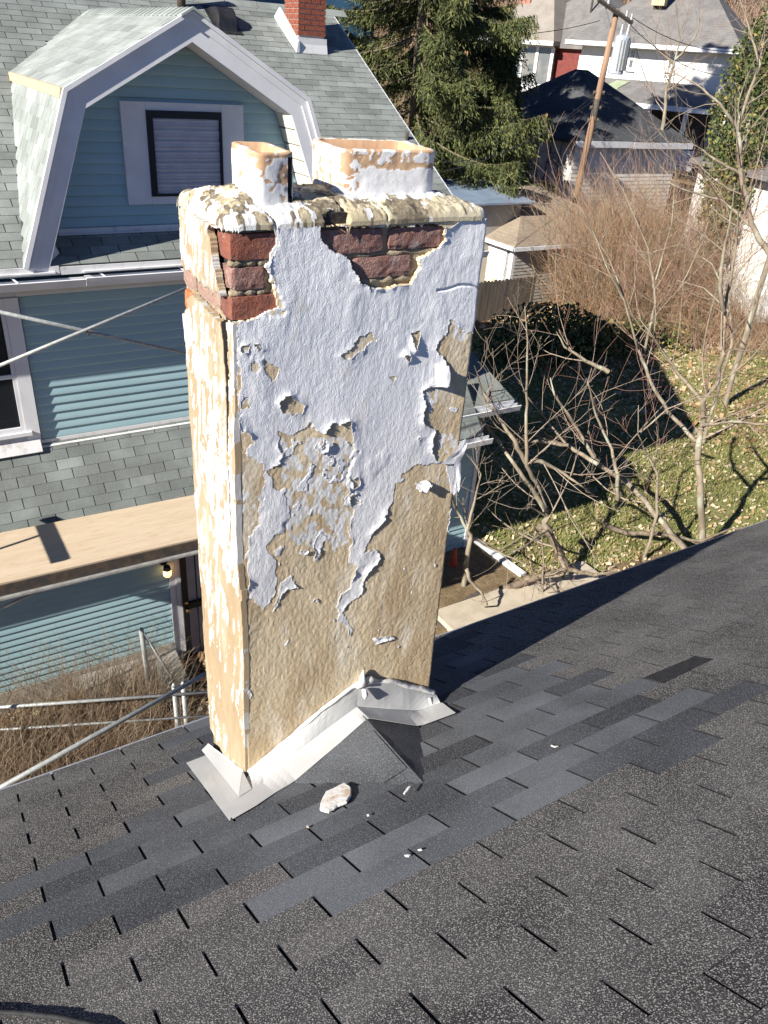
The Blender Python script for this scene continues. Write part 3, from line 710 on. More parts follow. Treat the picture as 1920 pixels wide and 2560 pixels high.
# clay flue tiles
def flue(name, corners, z0, z1, th, seed, rad, mask, slot=None):
    """corners FL, FR, BR, BL of the outer rim; rounded corners; returns one tube with thickness"""
    C4 = [np.array(c, float) for c in corners]; pts = []; side = []
    for i in range(4):
        A = C4[i]; P = C4[i-1]; N = C4[(i+1) % 4]
        u = (P-A)/np.linalg.norm(P-A); v = (N-A)/np.linalg.norm(N-A)
        for t in np.linspace(0, 1, 7):
            a = A + u*rad*(1-t)**2 + v*rad*t**2; pts.append(a); side.append(i)
    # densify
    out = []
    for i in range(len(pts)):
        p, q = pts[i], pts[(i+1) % len(pts)]; n = max(1, int(np.linalg.norm(q-p)/.0045))
        for k in range(n): out.append(p+(q-p)*k/n)
    out = np.array(out); cen = out.mean(0); n = len(out)
    nx = np.roll(out, -1, 0)-np.roll(out, 1, 0); nrm = np.stack([nx[:, 1], -nx[:, 0]], -1); nrm /= np.linalg.norm(nrm, axis=1)[:, None]
    arc = np.concatenate([[0], np.cumsum(np.linalg.norm(np.diff(out, axis=0), axis=1))])
    nz = int((z1-z0)/.004)+1; Z = np.linspace(z0, z1, nz)
    rows = []; pa = []
    aa, ZZ = np.meshgrid(arc, Z)
    pm = mask(aa, ZZ, np.tile(out[:, 0], (nz, 1)), np.tile(out[:, 1], (nz, 1)))
    hgt = pm*.0012 + (fbm(aa*40, ZZ*40, seed, 3)-.5)*.003
    topw = (fbm(arc*25, arc*0, seed+9, 3)-.5)*.004
    for k in range(nz):
        zrow = Z[k] + topw*(k/(nz-1))
        rows.append(np.c_[out + nrm*hgt[k][:, None], zrow]); pa.append(pm[k])
    for off, zz_ in ((th*.25, .003), (th*.75, .003), (th, 0.0), (th, -.06), (th, -(z1-z0)-.05)):
        rows.append(np.c_[out - nrm*off, z1+topw+zz_]); pa.append(pm[-1]*(off < th) * (fbm(arc*30, arc*0, seed+3, 2) > .22))
    nr = len(rows); Vv = np.vstack(rows); idx = np.arange(nr*n).reshape(nr, n)
    q = np.stack([idx[:-1], np.roll(idx[:-1], -1, 1), np.roll(idx[1:], -1, 1), idx[1:]], -1)
    kk = np.ones(q.shape[:2], bool)
    if slot is not None:
        sx = (out[:, 0] > slot[0]) & (out[:, 0] < slot[1]) & (out[:, 1] < slot[2]); kk[:nz-3, sx] = False
    return cp(npmesh(name, Vv, q[kk], M['flue'], smooth=True, attrs={'paint': np.concatenate(pa), 'lichen': np.zeros(len(Vv))}))
def mask_l(a, z, x, y):
    n = .6*fbm(a*30, z*30, 401, 4) + .4*fbm(a*90, z*90, 402, 3) + .12*(z < 1.77) - .10*(z > 1.832); return np.clip((n-.455)*9+.55, 0, 1)
def mask_r(a, z, x, y):
    front = y < .80
    n = .6*fbm(a*34, z*40, 411, 4) + .4*fbm(a*100, z*100, 413, 3) + .03
    z = z + (fbm(a*50, z*50, 415, 3)-.5)*.02
    n = n - .10*front*(z > 1.800)*(x > 1.24) + .30*front*(z < 1.800)*(x > 1.22) - .22*(front & (x < 1.25) & (x > 1.165) & (z > 1.785) & (z < 1.838))
    n = n + .06*(front & (z > 1.818) & (x > 1.25))
    return np.clip((n-.46)*9+.55, 0, 1)
flue('flue_tile', [(.872, .700), (.992, .712), (1.026, .972), (.914, .985)], 1.70, 1.842, .019, 51, .035, mask_l, slot=(.966, .982, .76))['label'] = 'small broken clay flue tile'
flue('flue_tile', [(1.150, .762), (1.488, .748), (1.540, 1.030), (1.212, 1.068)], 1.70, 1.846, .021, 61, .055, mask_r)['label'] = 'wide clay flue tile with orange clay showing'

# flashing: sheet metal, 1 mm
def sheet(name, poly, t=.0012, nrm=(0, 0, 1)):
    b = MB(); b.prism(poly, np.asarray(nrm)*t); return cp(b.build(name, M['metal_white']))
def surf(x, y):                         # roof or cricket, whichever is higher
    z = roofz(y)+.0095
    for A, B_, C_ in ((AP, TIP, FLc), (AP, FRc, TIP)):
        n = np.cross(B_-A, C_-A); zz_ = A[2] - (n[0]*(x-A[0])+n[1]*(y-A[1]))/n[2]
        T = np.array([[A[0], B_[0], C_[0]], [A[1], B_[1], C_[1]], [1, 1, 1.]])
        l = np.linalg.solve(T, [x, y, 1])
        if (l > -.02).all(): z = max(z, zz_)
    return z
def ribbon(name, A, B_, up_, mat, t=.0014, wav=.0015, seed=1):
    """sheet between two matching polylines"""
    n = len(A); V = []; F = []
    for i in range(n):
        for k in range(5):
            s = k/4; p = np.asarray(A[i])*(1-s)+np.asarray(B_[i])*s
            V.append(p + np.asarray(up_)*(vn(np.array(p[0]*17.), np.array(p[1]*17.+p[2]*13), seed)-.5)*wav*2*math.sin(s*math.pi))
    for i in range(n-1):
        for k in range(4): F.append((i*5+k, i*5+k+1, (i+1)*5+k+1, (i+1)*5+k))
    m = len(V); V2 = [v-np.asarray(up_)*t for v in V]; F2 = [tuple(a+m for a in f[::-1]) for f in F]
    ed = []
    for i in range(n-1):
        for a, c in ((i*5, (i+1)*5), (i*5+4, (i+1)*5+4)): ed.append((a, c, c+m, a+m))
    return cp(npmesh(name, V+V2, F+F2+ed, mat, smooth=False))
XL = np.linspace(.605, 1.245, 22); XR = np.linspace(1.245, 1.69, 16)
def outy(x): return float(np.interp(x, [.59, .70, .785, .916, 1.09, 1.245], [.351, .378, .412, .446, .487, .530]))
def cry(x): return float(np.interp(x, [.60, .70, .785, .888, 1.086, 1.245], [.47, .495, .525, .563, .604, .626]))
def crease(x): return np.array((x, cry(x), surf(x, cry(x))+.004))
def lip(x): return np.array((x, outy(x), surf(x, outy(x))+.0035))
def topz(x): return float(np.interp(x, [.70, .773, .977, 1.195, 1.275, 1.436, 1.651], [-.375, -.332, -.205, -.088, -.078, -.148, -.300]))
XLu = np.linspace(.735, 1.245, 18)
ribbon('front_flange', [lip(x) for x in XL], [crease(x) for x in XL], (0, 0, 1), M['metal_white'], seed=3)
ribbon('front_upstand', [crease(x) for x in XLu], [np.array((x+.02, CHY0-.012, topz(x+.02))) for x in XLu], (0, -1, .3), M['metal_white'], seed=4)
def lipr(x): y = float(np.interp(x, [1.245, 1.36, 1.47, 1.60], [.530, .490, .455, .430])); return np.array((x, y, surf(x, y)+.005+.012*max(0, x-1.45)/.15))
def creaser(x): x = min(x, 1.66); y = float(np.interp(x, [1.245, 1.40, 1.66], [.626, .605, .585])); return np.array((x, y, surf(x, y)+.006))
XRr = np.linspace(1.245, 1.60, 14)
ribbon('side_flange', [lipr(x) for x in XRr], [creaser(1.245+(x-1.245)*1.15) for x in XRr], (0, 0, 1), M['metal_white'], seed=5)
XRu = np.linspace(1.245, 1.645, 14)
ribbon('side_upstand', [creaser(x)+np.array((0, 0, .001)) for x in XRu], [np.array((x, CHY0-.014, topz(x))) for x in XRu], (0, -1, .3), M['metal_white'], seed=6)
# left side: flange on the roof and an upstand against the sunlit face
YF = np.linspace(.50, .985, 12)
YA = np.linspace(.351, .975, 12); YB = np.linspace(.488, .975, 12); YT = np.linspace(.652, 1.052, 12)
def lcx(y): return .678 + .086*(y-.488)
ribbon('left_flange', [np.array((.592+.07*(y-.351), y, roofz(y)+.0125)) for y in YA], [np.array((lcx(y), y, roofz(y)+.0135)) for y in YB], (0, 0, 1), M['metal_white'], seed=7)
YC = np.linspace(.488, 1.045, 12)
ribbon('left_upstand', [np.array((lcx(y), y, roofz(y)+.0145)) for y in YC], [np.array((CHX0-.006, y, roofz(y)+.036)) for y in YT], (-.8, 0, .6), M['metal_white'], seed=8)
ca_ = np.array((.678, .487, roofz(.487)+.016)); cb_ = np.array((CHX0-.007, .645, roofz(.645)+.038)); cc_ = np.array((.757, CHY0-.013, topz(.755))); cd_ = crease(.737)+np.array((0, 0, .002))
b = MB(); b.prism([ca_, cd_, cc_, cb_], (-.0008, -.0008, .0004)); cp(b.build('corner_fold', M['metal_white']))
# sealant along the top of the flashing
def bead(P, r, seed):
    pts = []; rad = []; k_ = 0
    for i in range(len(P)-1):
        for k in range(12):
            s = k/12; p = np.array(P[i])*(1-s)+np.array(P[i+1])*s; k_ += 1
            n1 = float(fbm(np.array(k_*.16), np.array(seed*7.7), seed, 3)); n2 = float(fbm(np.array(k_*.11), np.array(seed*3.1), seed+5, 3))
            pts.append(p + np.array([0, 0, (n2-.5)*.016])); rad.append(r*(.25+1.3*n1))
    return cp(MB().tube(pts, rad, 6).build('sealant_bead', M['caulk'], smooth=True))
bead([(x, CHY0-.010, topz(x)) for x in (.775, .88, .977, 1.08, 1.195, 1.275, 1.35, 1.436, 1.55, 1.645)], .010, 1)
bead([(CHX0-.006, y, roofz(y)+.038) for y in (.645, .75, .86, .96, 1.06)], .004, 2)
for (x, z, r) in ((1.262, -.115, .013), (1.60, -.31, .010)):
    b = MB(); b.tube([(x, CHY0-.030, z+.022), (x+.002, CHY0-.040, z), (x+.004, CHY0-.040, z-.03)], [r*.7, r, r*.25], 8); cp(b.build('sealant_blob', M['caulk'], smooth=True))
b = MB(); b.tube([(1.27, CHY0-.012, -.075), (1.262, CHY0-.014, -.045), (1.268, CHY0-.010, -.012)], [.024, .012, .003], 8)
b.tube([(1.235, CHY0-.012, -.082), (1.30, CHY0-.012, -.074), (1.335, CHY0-.01, -.098)], [.012, .018, .008], 8)
cp(b.build('sealant_smear', M['caulk'], smooth=True))

# ------------------------------------------------------------------ loose bits on the roof
def chip(label, P, t, name='stucco_fragment', cat='fragment', m='frag', group=None):
    P = [np.array(p, float) for p in P]; c = sum(P)/len(P); n = len(P); ring = []
    dens = []
    for i in range(n):
        for k in range(5):
            s = k/5; q = P[i]*(1-s)+P[(i+1) % n]*s; dens.append(q + (q-c)*(random.random()-.5)*.035)
    n = len(dens); V = []; F = []
    up_ = np.array([0, ST, CT])
    for sc_, h in ((.97, .001), (1.0, t*.5), (.94, t), (.6, t*1.08), (.25, t*1.12)):
        for q in dens: V.append(c+(q-c)*sc_ + up_*(h + (random.random()-.5)*.0006*(h > t*.6)))
    V.append(c+up_*t*1.1)
    for r_ in range(4):
        for i in range(n): F.append((r_*n+i, r_*n+(i+1) % n, (r_+1)*n+(i+1) % n, (r_+1)*n+i))
    for i in range(n): F.append((4*n+i, 4*n+(i+1) % n, 5*n))
    o = npmesh(name, V, F, M[m], origin=tuple(c)); tag(o, label, cat, group); return o
M['frag'] = simple('fragment_white', (.80, .79, .77), (.70, .66, .58), 30, lo=.45, hi=.75, bscale=90, bstr=.5, c3=(.62, .48, .34), s3=18)
def ro(px, py, h=.012):
    v = ray(px, py); n = np.array([0, ST, CT]); return CAM + v*((h-n @ CAM)/(n @ v))
chip('white irregular stucco fragment lying on the dark shingles below the flashing', [ro(*p) for p in ((800,2030),(803,2008),(815,1985),(838,1975),(862,1962),(879,1972),(880,1992),(868,2010),(845,2020),(822,2036))], .011)
chip('small white paint chip at the lower tip of the shaded cricket', [ro(*p, h=.03) for p in ((1008,1985),(1020,1968),(1028,1966),(1022,1976),(1012,1988))], .003, 'paint_chip', 'paint chip')
chip('tiny white speck of paint beside a shingle slot under the fragment', [ro(*p) for p in ((917,2038),(923,2036),(923,2041),(918,2042))], .003, 'paint_chip', 'paint chip')
chip('paint crumb by the upper end of a shingle slot, left of the cricket', [ro(*p) for p in ((766,2066),(773,2066),(772,2071),(767,2070))], .003, 'paint_chip', 'paint chip')
chip('right one of two curled white flakes on the blue grey shingles', [ro(*p) for p in ((1044,2126),(1054,2123),(1056,2127),(1048,2129))], .003, 'paint_chip', 'paint chip')
chip('left one of two curled white flakes on the blue grey shingles', [ro(*p) for p in ((1011,2140),(1020,2138),(1027,2139),(1022,2144),(1013,2143))], .003, 'paint_chip', 'paint chip')
chip('thin white sliver of paint on shingles right of the chimney shadow', [ro(*p) for p in ((1377,1863),(1388,1867),(1397,1866),(1388,1870),(1378,1867))], .002, 'paint_chip', 'paint chip')
# ------------------------------------------------------------------ neighbour's house
M['green_shingle'] = shingle_mat('green_shingle', (.17, .188, .178), (.37, .405, .385), (.15, .165, .158), (.46, .49, .46), 120, .35, .55, .75, .2, .2)
M['green_felt'] = simple('green_shingle_gap', (.035, .038, .036), (.05, .055, .05), 30)
M['siding'] = simple('teal_vinyl_siding', (.37, .54, .585), (.33, .50, .545), 3.0, rough=.5, spec=.4, bscale=40, bstr=.05, stretch=(.3, 1, 1))
M['white_trim'] = simple('white_trim', (.78, .79, .80), (.70, .71, .73), 3.0, rough=.5)
M['cream_soffit'] = simple('cream_soffit', (.70, .68, .60), (.62, .59, .50), 4.0, rough=.6)
M['dirty_white'] = simple('dirty_white_metal', (.72, .72, .72), (.50, .48, .45), 9.0, rough=.5, lo=.5, hi=.8)
M['black_frame'] = simple('black_frame', (.012, .012, .016), rough=.4)
M['blind'] = simple('grey_blind', (.62, .60, .64), (.55, .53, .57), 6.0, rough=.6)
M['glass'] = simple('dark_glass', (.015, .018, .022), rough=.06, spec=.8)
M['concrete'] = simple('concrete', (.42, .40, .36), (.34, .32, .29), 5, bscale=40, bstr=.3)
M['galv'] = simple('galvanised', (.46, .48, .47), (.33, .35, .34), 30, rough=.5, metal=.25)
M['brass'] = simple('brass', (.75, .52, .18), rough=.25, metal=1.0)
M['timber'] = simple('new_timber', (.62, .47, .30), (.52, .38, .24), 20, stretch=(1, 12, 12))
M['black_plastic'] = simple('black_plastic', (.02, .02, .022), (.035, .035, .038), 12, rough=.35, spec=.5)
M['cast_iron'] = simple('cast_iron', (.05, .045, .042), (.10, .07, .05), 14, rough=.8)

nb = empty('teal_house', (3.0, 10.0, -6.0))
tag(nb, 'teal sided house with white trimmed gambrel dormer and grey green shingle roofs', 'house')
nb_inv = Matrix.Translation((-3.0, -10.0, 6.0))
def np_(o, part=None):
    if part is None: o.parent = nb; o.matrix_parent_inverse = nb_inv
    else: o.parent = part
    return o
WY = 7.80                                             # facade plane
SL = .58; EY = 7.43                                   # main roof: z = SL*(y-7.45)
def mz(y): return SL*(y-7.45)
RIDGE = 12.05; GX = 7.08; LX = -4.0
# main body and main roof sheets
b = MB()
b.box(LX+.3, GX-.25, WY+.03, 16.2, -6.6, -.30)
b.prism([(GX-.26, WY+.03, -.30), (GX-.26, 16.2, -.30), (GX-.26, 16.2, .2), (GX-.26, RIDGE, mz(RIDGE)-.12), (GX-.26, WY+.03, mz(WY)-.10)], (-(GX-.26-LX-.3), 0, 0))
np_(b.build('house_body', M['siding']))
b = MB()
b.hexa([(LX, EY, mz(EY)-.10), (GX, EY, mz(EY)-.10), (GX, RIDGE, mz(RIDGE)-.10), (LX, RIDGE, mz(RIDGE)-.10),
        (LX, EY, mz(EY)-.006), (GX, EY, mz(EY)-.006), (GX, RIDGE, mz(RIDGE)-.006), (LX, RIDGE, mz(RIDGE)-.006)])
b.hexa([(LX, RIDGE, mz(RIDGE)-.10), (GX, RIDGE, mz(RIDGE)-.10), (GX, 16.7, mz(RIDGE)-.10-SL*4.65), (LX, 16.7, mz(RIDGE)-.10-SL*4.65),
        (LX, RIDGE, mz(RIDGE)-.006), (GX, RIDGE, mz(RIDGE)-.006), (GX, 16.7, mz(RIDGE)-.006-SL*4.65), (LX, 16.7, mz(RIDGE)-.006-SL*4.65)])
mainroof = np_(b.build('main_roof', M['green_felt']))
# rake board on the gable edge
b = MB(); b.hexa([(GX, EY, mz(EY)-.16), (GX+.02, EY, mz(EY)-.16), (GX+.02, RIDGE, mz(RIDGE)-.16), (GX, RIDGE, mz(RIDGE)-.16),
                  (GX, EY, mz(EY)+.002), (GX+.02, EY, mz(EY)+.002), (GX+.02, RIDGE, mz(RIDGE)+.002), (GX, RIDGE, mz(RIDGE)+.002)])
np_(b.build('rake_board', M['white_trim']), mainroof)

# ---- shingles on any roof plane
SH_ALL = []                                          # (area, matrix, part, tone, clip)
def shingle_plane(part, O, ex, ey, L, W, clipf=None, tw=.305, e=.127, x0=0.0, tones=(.2, .7), seed=1):
    """O lower-left corner, ex along courses, ey up the slope (unit); L length, W slope height"""
    O = np.array(O, float); ex = np.array(ex, float); ey = np.array(ey, float); n = np.cross(ex, ey)
    r = random.Random(seed)
    rows = int(W/e)
    for j in range(rows+1):
        off = (-.5*tw if j % 2 else 0.0) + x0
        k = 0
        while off + k*tw < L:
            a = off + k*tw; k += 1
            a0, a1 = max(a, 0), min(a+tw, L)
            if a1-a0 < .03: continue
            h = min(e, W-j*e)
            if h < .02: continue
            c = O + ex*(a0+a1)/2 + ey*(j*e+h/2)
            if clipf and not clipf(c): continue
            px, py = topix(c); dv = c-CAM; dd_ = np.linalg.norm(dv)
            vis = -20 < px < 1940 and -20 < py < 2000 and dv @ n < 0
            area = (abs(dv @ n)/dd_/dd_**2)*(a1-a0)*h if vis else 0
            # hidden behind the chimney?
            if vis and 480 < px < 1150 and 560 < py < 1900: area *= .02
            tone = min(1, max(0, r.gauss((tones[0]+tones[1])/2, (tones[1]-tones[0])/2.6)))
            SH_ALL.append((area, part, O + ex*a0 + ey*j*e, ex, ey, n, a1-a0, h, tone))
_shcache = {}
def flush_shingles(limit=300):
    SH_ALL.sort(key=lambda t: -t[0]); fields = {}
    for i, (area, part, P, ex, ey, n, wd, h, tone) in enumerate(SH_ALL):
        g = .005
        V = [ex*g + n*.0085, ex*(wd-g) + n*.0085, ex*(wd-g) + ey*(h+.01) + n*.003, ex*g + ey*(h+.01) + n*.003,
             ex*g - n*.001, ex*(wd-g) - n*.001]
        F = [(0, 1, 2, 3), (4, 5, 1, 0), (4, 0, 3), (5, 2, 1)]
        if i < limit and area > 0:
            key = (round(wd, 3), round(h, 3), tuple(np.round(ex, 3)), tuple(np.round(ey, 3)))
            if key not in _shcache:
                me = bpy.data.meshes.new('shingle'); me.from_pydata([tuple(v) for v in V], [], F); me.materials.append(M['green_shingle']); me.update(); _shcache[key] = me
            o = bpy.data.objects.new('shingle', _shcache[key]); COL.objects.link(o); o.location = tuple(P); o.color = (tone,)*3+(1,)
            o.parent = part
        else:
            f = fields.setdefault(part.name, ([], [], [], part)); bs = len(f[0])
            f[0].extend([v+P for v in V]); f[1].extend([tuple(a+bs for a in q) for q in F]); f[2].extend([tone]*len(V))
    for k, (V, F, T, part) in fields.items():
        o = npmesh('shingle_field', V, F, M['green_shingle'], attrs={'tone': T}); o.color = (0, 0, 0, 1); tag(o, kind='stuff'); o.parent = part

# ---- gambrel dormer
PK = (3.10, 2.353); KL = (1.812, 1.622); KR = (4.388, 1.622); FL_ = (1.215, -.012); FR_ = (4.985, -.012)
IPK = (3.095, 2.079); IKL = (1.990, 1.455); IKR = (4.190, 1.455); IFL = (1.462, -.012); IFR = (4.735, -.012)
DY0, DYF = 7.41, 7.85
def mainy(z): return 7.45 + z/SL
def dormer_roof_hit(x):
    z = np.interp(x, [FL_[0], KL[0], PK[0], KR[0], FR_[0]], [FL_[1], KL[1], PK[1], KR[1], FR_[1]]); return z, mainy(z)
def in_dormer(c):                                    # main-roof point covered by the dormer?
    if not (FL_[0] < c[0] < FR_[0]): return False
    z, yh = dormer_roof_hit(c[0]); 
    if c[1] >= yh: return False
    if c[1] < DYF and IFL[0]-.02 < c[0] < IFR[0]+.02: return False
    return True
dorm = np_(MB().prism([(IFL[0], DYF, mz(DYF)), (IFR[0], DYF, mz(DYF)), (IKR[0], DYF, IKR[1]), (IPK[0], DYF, IPK[1]), (IKL[0], DYF, IKL[1])], (0, .05, 0)).build('dormer_wall', M['siding']))
# roof slabs of the dormer
def slab(name, a, b_, mat, t=.05, y0=DY0, ya=None, yb=None):
    """slab under the profile edge a->b (x,z) running back to the main roof"""
    dx, dz = b_[0]-a[0], b_[1]-a[1]; L = math.hypot(dx, dz); nx_, nz_ = -dz/L, dx/L
    ya = mainy(a[1]) if ya is None else ya; yb = mainy(b_[1]) if yb is None else yb
    b = MB(); P = [(a[0], y0, a[1]), (b_[0], y0, b_[1]), (b_[0], yb+.1, b_[1]), (a[0], ya+.1, a[1])]
    Q = [(p[0]-nx_*t, p[1], p[2]-nz_*t) for p in P]
    b.hexa(Q+P); return b.build(name, mat)
upl = np_(slab('dormer_roof', KL, PK, M['green_felt'])); upr = np_(slab('dormer_roof', PK, KR, M['green_felt']))
lol = np_(slab('dormer_cheek', FL_, KL, M['green_felt'])); lor = np_(slab('dormer_cheek', KR, FR_, M['green_felt']))
def dslope(part, a, b_, seed, tones, flip=False):
    dx, dz = b_[0]-a[0], b_[1]-a[1]; L = math.hypot(dx, dz); ey = (dx/L, 0, dz/L); ex = (0, -1, 0)
    Y1 = mainy(b_[1])+.05
    O = (a[0], Y1, a[1])
    def clip(c): return c[1] < mainy(c[2])+.06
    if flip:
        ex = (0, 1, 0); O = (a[0], DY0, a[1])
    shingle_plane(part, O, ex, ey, Y1-DY0, L, clip, seed=seed, tones=tones)
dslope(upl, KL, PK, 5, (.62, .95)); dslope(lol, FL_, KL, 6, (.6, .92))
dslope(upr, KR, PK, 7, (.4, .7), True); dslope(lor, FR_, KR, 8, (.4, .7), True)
# ridge caps
for i in range(27):
    y = 11.35 - i*.147; r_ = random.Random(i)
    b = MB(); hgt = .012 + .010*math.exp(-((y-10.6)/.4)**2)
    for sx, K in ((-1, KL), (1, KR)):
        ux, uz = (K[0]-PK[0]), (K[1]-PK[1]); L = math.hypot(ux, uz); ux /= L; uz /= L
        b.hexa([(PK[0], y-.19, PK[1]+.002), (PK[0]+ux*.14, y-.19, PK[1]+uz*.14+.002), (PK[0]+ux*.14, y, PK[1]+uz*.14+.002), (PK[0], y, PK[1]+.002),
                (PK[0], y-.19, PK[1]+hgt+.014), (PK[0]+ux*.14, y-.19, PK[1]+uz*.14+hgt+.010), (PK[0]+ux*.14, y, PK[1]+uz*.14+hgt), (PK[0], y, PK[1]+hgt)])
    o = b.build('ridge_cap', M['green_shingle']); t = r_.uniform(.6, .95); o.color = (t, t, t, 1); np_(o, upl)
# bare timber strip at the knee of the left slope
b = MB(); b.hexa([(KL[0]-.045, DY0+.02, KL[1]-.085), (KL[0]+.00, DY0+.02, KL[1]-.085), (KL[0]+.0, 10.2, KL[1]-.085), (KL[0]-.045, 10.2, KL[1]-.085),
                  (KL[0]-.028, DY0+.02, KL[1]+.005), (KL[0]+.01, DY0+.02, KL[1]+.005), (KL[0]+.01, 10.2, KL[1]+.005), (KL[0]-.028, 10.2, KL[1]+.005)])
np_(b.build('timber_strip', M['timber']), lol)
# rake boards
def band(P, Q, y0, y1, name, mat, parent=None):
    """boards between outer profile P and inner profile Q (lists of (x,z)), one per edge"""
    for i in range(len(P)-1):
        b = MB(); b.prism([(P[i][0], y0, P[i][1]), (P[i+1][0], y0, P[i+1][1]), (Q[i+1][0], y0, Q[i+1][1]), (Q[i][0], y0, Q[i][1])], (0, y1-y0, 0))
        np_(b.build(name, mat), parent)
OUT = [FL_, KL, PK, KR, FR_]; INN = [IFL, IKL, IPK, IKR, IFR]
def lerp(P, Q, t): return [(p[0]*(1-t)+q[0]*t, p[1]*(1-t)+q[1]*t) for p, q in zip(P, Q)]
band(OUT, INN, 7.405, 7.43, 'rake_board', M['white_trim'])
o2 = [(p[0]+(p[0]-3.1)*.006, p[1]+.006) for p in OUT]
band(o2, lerp(OUT, INN, .14), 7.365, 7.4045, 'rake_edge', M['white_trim'])
band(lerp(OUT, INN, .145), lerp(OUT, INN, .42), 7.390, 7.4045, 'rake_moulding', M['white_trim'])
# soffit boards behind the rake
for i in range(4):
    A, B_ = INN[i], INN[i+1]; dx, dz = B_[0]-A[0], B_[1]-A[1]; L = math.hypot(dx, dz); nx_, nz_ = -dz/L, dx/L
    nb_ = 9 if i == 3 else 1
    for k in range(nb_):
        s0, s1 = k/nb_, (k+1)/nb_ - (.012 if nb_ > 1 else 0)
        P = [(A[0]+dx*s, A[1]+dz*s) for s in (s0, s1)]
        b = MB(); b.hexa([(P[0][0], 7.4305, P[0][1]), (P[1][0], 7.4305, P[1][1]), (P[1][0], DYF-.002, P[1][1]), (P[0][0], DYF-.002, P[0][1]),
                          (P[0][0]+nx_*.015, 7.4305, P[0][1]+nz_*.015), (P[1][0]+nx_*.015, 7.4305, P[1][1]+nz_*.015), (P[1][0]+nx_*.015, DYF-.002, P[1][1]+nz_*.015), (P[0][0]+nx_*.015, DYF-.002, P[0][1]+nz_*.015)])
        np_(b.build('soffit_board', M['cream_soffit'] if i == 3 else M['white_trim']), dorm)
# lap siding: each board is a piece of its own
def np_board(me, parent):
    o = bpy.data.objects.new('siding_board', me); COL.objects.link(o); o.parent = parent; return o
def lap_wall(x0f, x1f, z0, z1, p, y, parent, cuts=()):
    z = z0
    while z < z1-.01:
        pp = min(p, z1-z)
        segs = [(x0f(z), x1f(z), x0f(z+pp), x1f(z+pp))]
        for (c0, c1, cz0, cz1) in cuts:
            if z+pp*.7 > cz0 and z+pp*.3 < cz1:
                ns = []
                for (a0, a1, b0, b1) in segs:
                    if c1 <= a0 or c0 >= a1: ns.append((a0, a1, b0, b1)); continue
                    if c0 > a0: ns.append((a0, c0, b0, c0))
                    if c1 < a1: ns.append((c1, a1, c1, b1))
                segs = ns
        for (a0, a1, b0, b1) in segs:
            if a1-a0 < .03: continue
            b1 = max(b1, b0+.01)
            prof = [(0.0, -.004), (0.0, -.0185), (.12, -.0195), (.5, -.0135), (.85, -.0065), (1.02, -.0035)]
            VV = []; FF = []
            for (t, dy) in prof: VV += [(a0+(b0-a0)*t, y+dy, z+pp*t), (a1+(b1-a1)*t, y+dy, z+pp*t)]
            for k in range(len(prof)-1): FF.append((2*k, 2*k+1, 2*k+3, 2*k+2))
            me = bpy.data.meshes.new('siding_board'); me.from_pydata(VV, [], FF); me.materials.append(M['siding'])
            for q in me.polygons: q.use_smooth = q.index > 0
            me.update(); np_board(me, parent)
        z += p
ix = [IFL[0], IKL[0], IPK[0], IKR[0], IFR[0]]; iz = [IFL[1], IKL[1], IPK[1], IKR[1], IFR[1]]
def dl(z): return float(np.interp(z, [iz[0], iz[1], iz[2]], [ix[0], ix[1], ix[2]]))+.01
def dr(z): return float(np.interp(z, [iz[4], iz[3], iz[2]], [ix[4], ix[3], ix[2]]))-.01
lap_wall(dl, dr, .275, 2.06, .1055, DYF, dorm, cuts=[(2.43, 3.785, .497, 1.51)])
b = MB(); b.box(1.66, 4.60, DYF-.04, DYF-.021, .215, .275); b.box(1.66, 4.60, DYF-.07, DYF-.0405, .212, .225)
np_(b.build('base_flashing', M['dirty_white']), dorm)
# dormer window
win = np_(MB().box(2.43, 3.785, DYF-.022, DYF-.006, .497, 1.51).build('dormer_window', M['white_trim']))
b = MB()
for bx_ in ((2.43, 2.690, .497, 1.51), (3.525, 3.785, .497, 1.51), (2.690, 3.525, 1.432, 1.51), (2.690, 3.525, .497, .580)): b.box(bx_[0]+.001, bx_[1]-.001, DYF-.048, DYF-.0225, bx_[2]+.001, bx_[3]-.001)
np_(b.build('window_casing', M['white_trim']), win)
b = MB()
for bx_ in ((2.691, 2.758, .58, 1.432), (3.497, 3.524, .58, 1.432), (2.759, 3.496, 1.360, 1.432), (2.759, 3.496, .58, .604)): b.box(bx_[0], bx_[1], DYF-.062, DYF-.023, bx_[2], bx_[3])
np_(b.build('window_frame', M['black_frame']), win)
for k in range(7):
    z0 = .606 + k*.1078
    b = MB(); b.hexa([(2.762, DYF-.030, z0), (3.495, DYF-.030, z0), (3.495, DYF-.026, z0), (2.762, DYF-.026, z0), (2.762, DYF-.044, z0+.100), (3.495, DYF-.044, z0+.100), (3.495, DYF-.040, z0+.100), (2.762, DYF-.040, z0+.100)])
    for q in range(3): b.box(2.762, 3.495, DYF-.047, DYF-.031, z0+.028+q*.028, z0+.033+q*.028)
    np_(b.build('blind_slat', M['blind']), win)
# lead patch at the foot of the left rake
b = MB(); b.prism([(1.27, 7.402, mz(7.44)+.01), (1.50, 7.47, mz(7.47)+.02), (1.60, 7.56, mz(7.56)+.02), (1.52, 7.62, mz(7.62)+.20), (1.46, 7.50, .12)], (0, .004, .002)); np_(b.build('foot_flashing', M['dirty_white']))

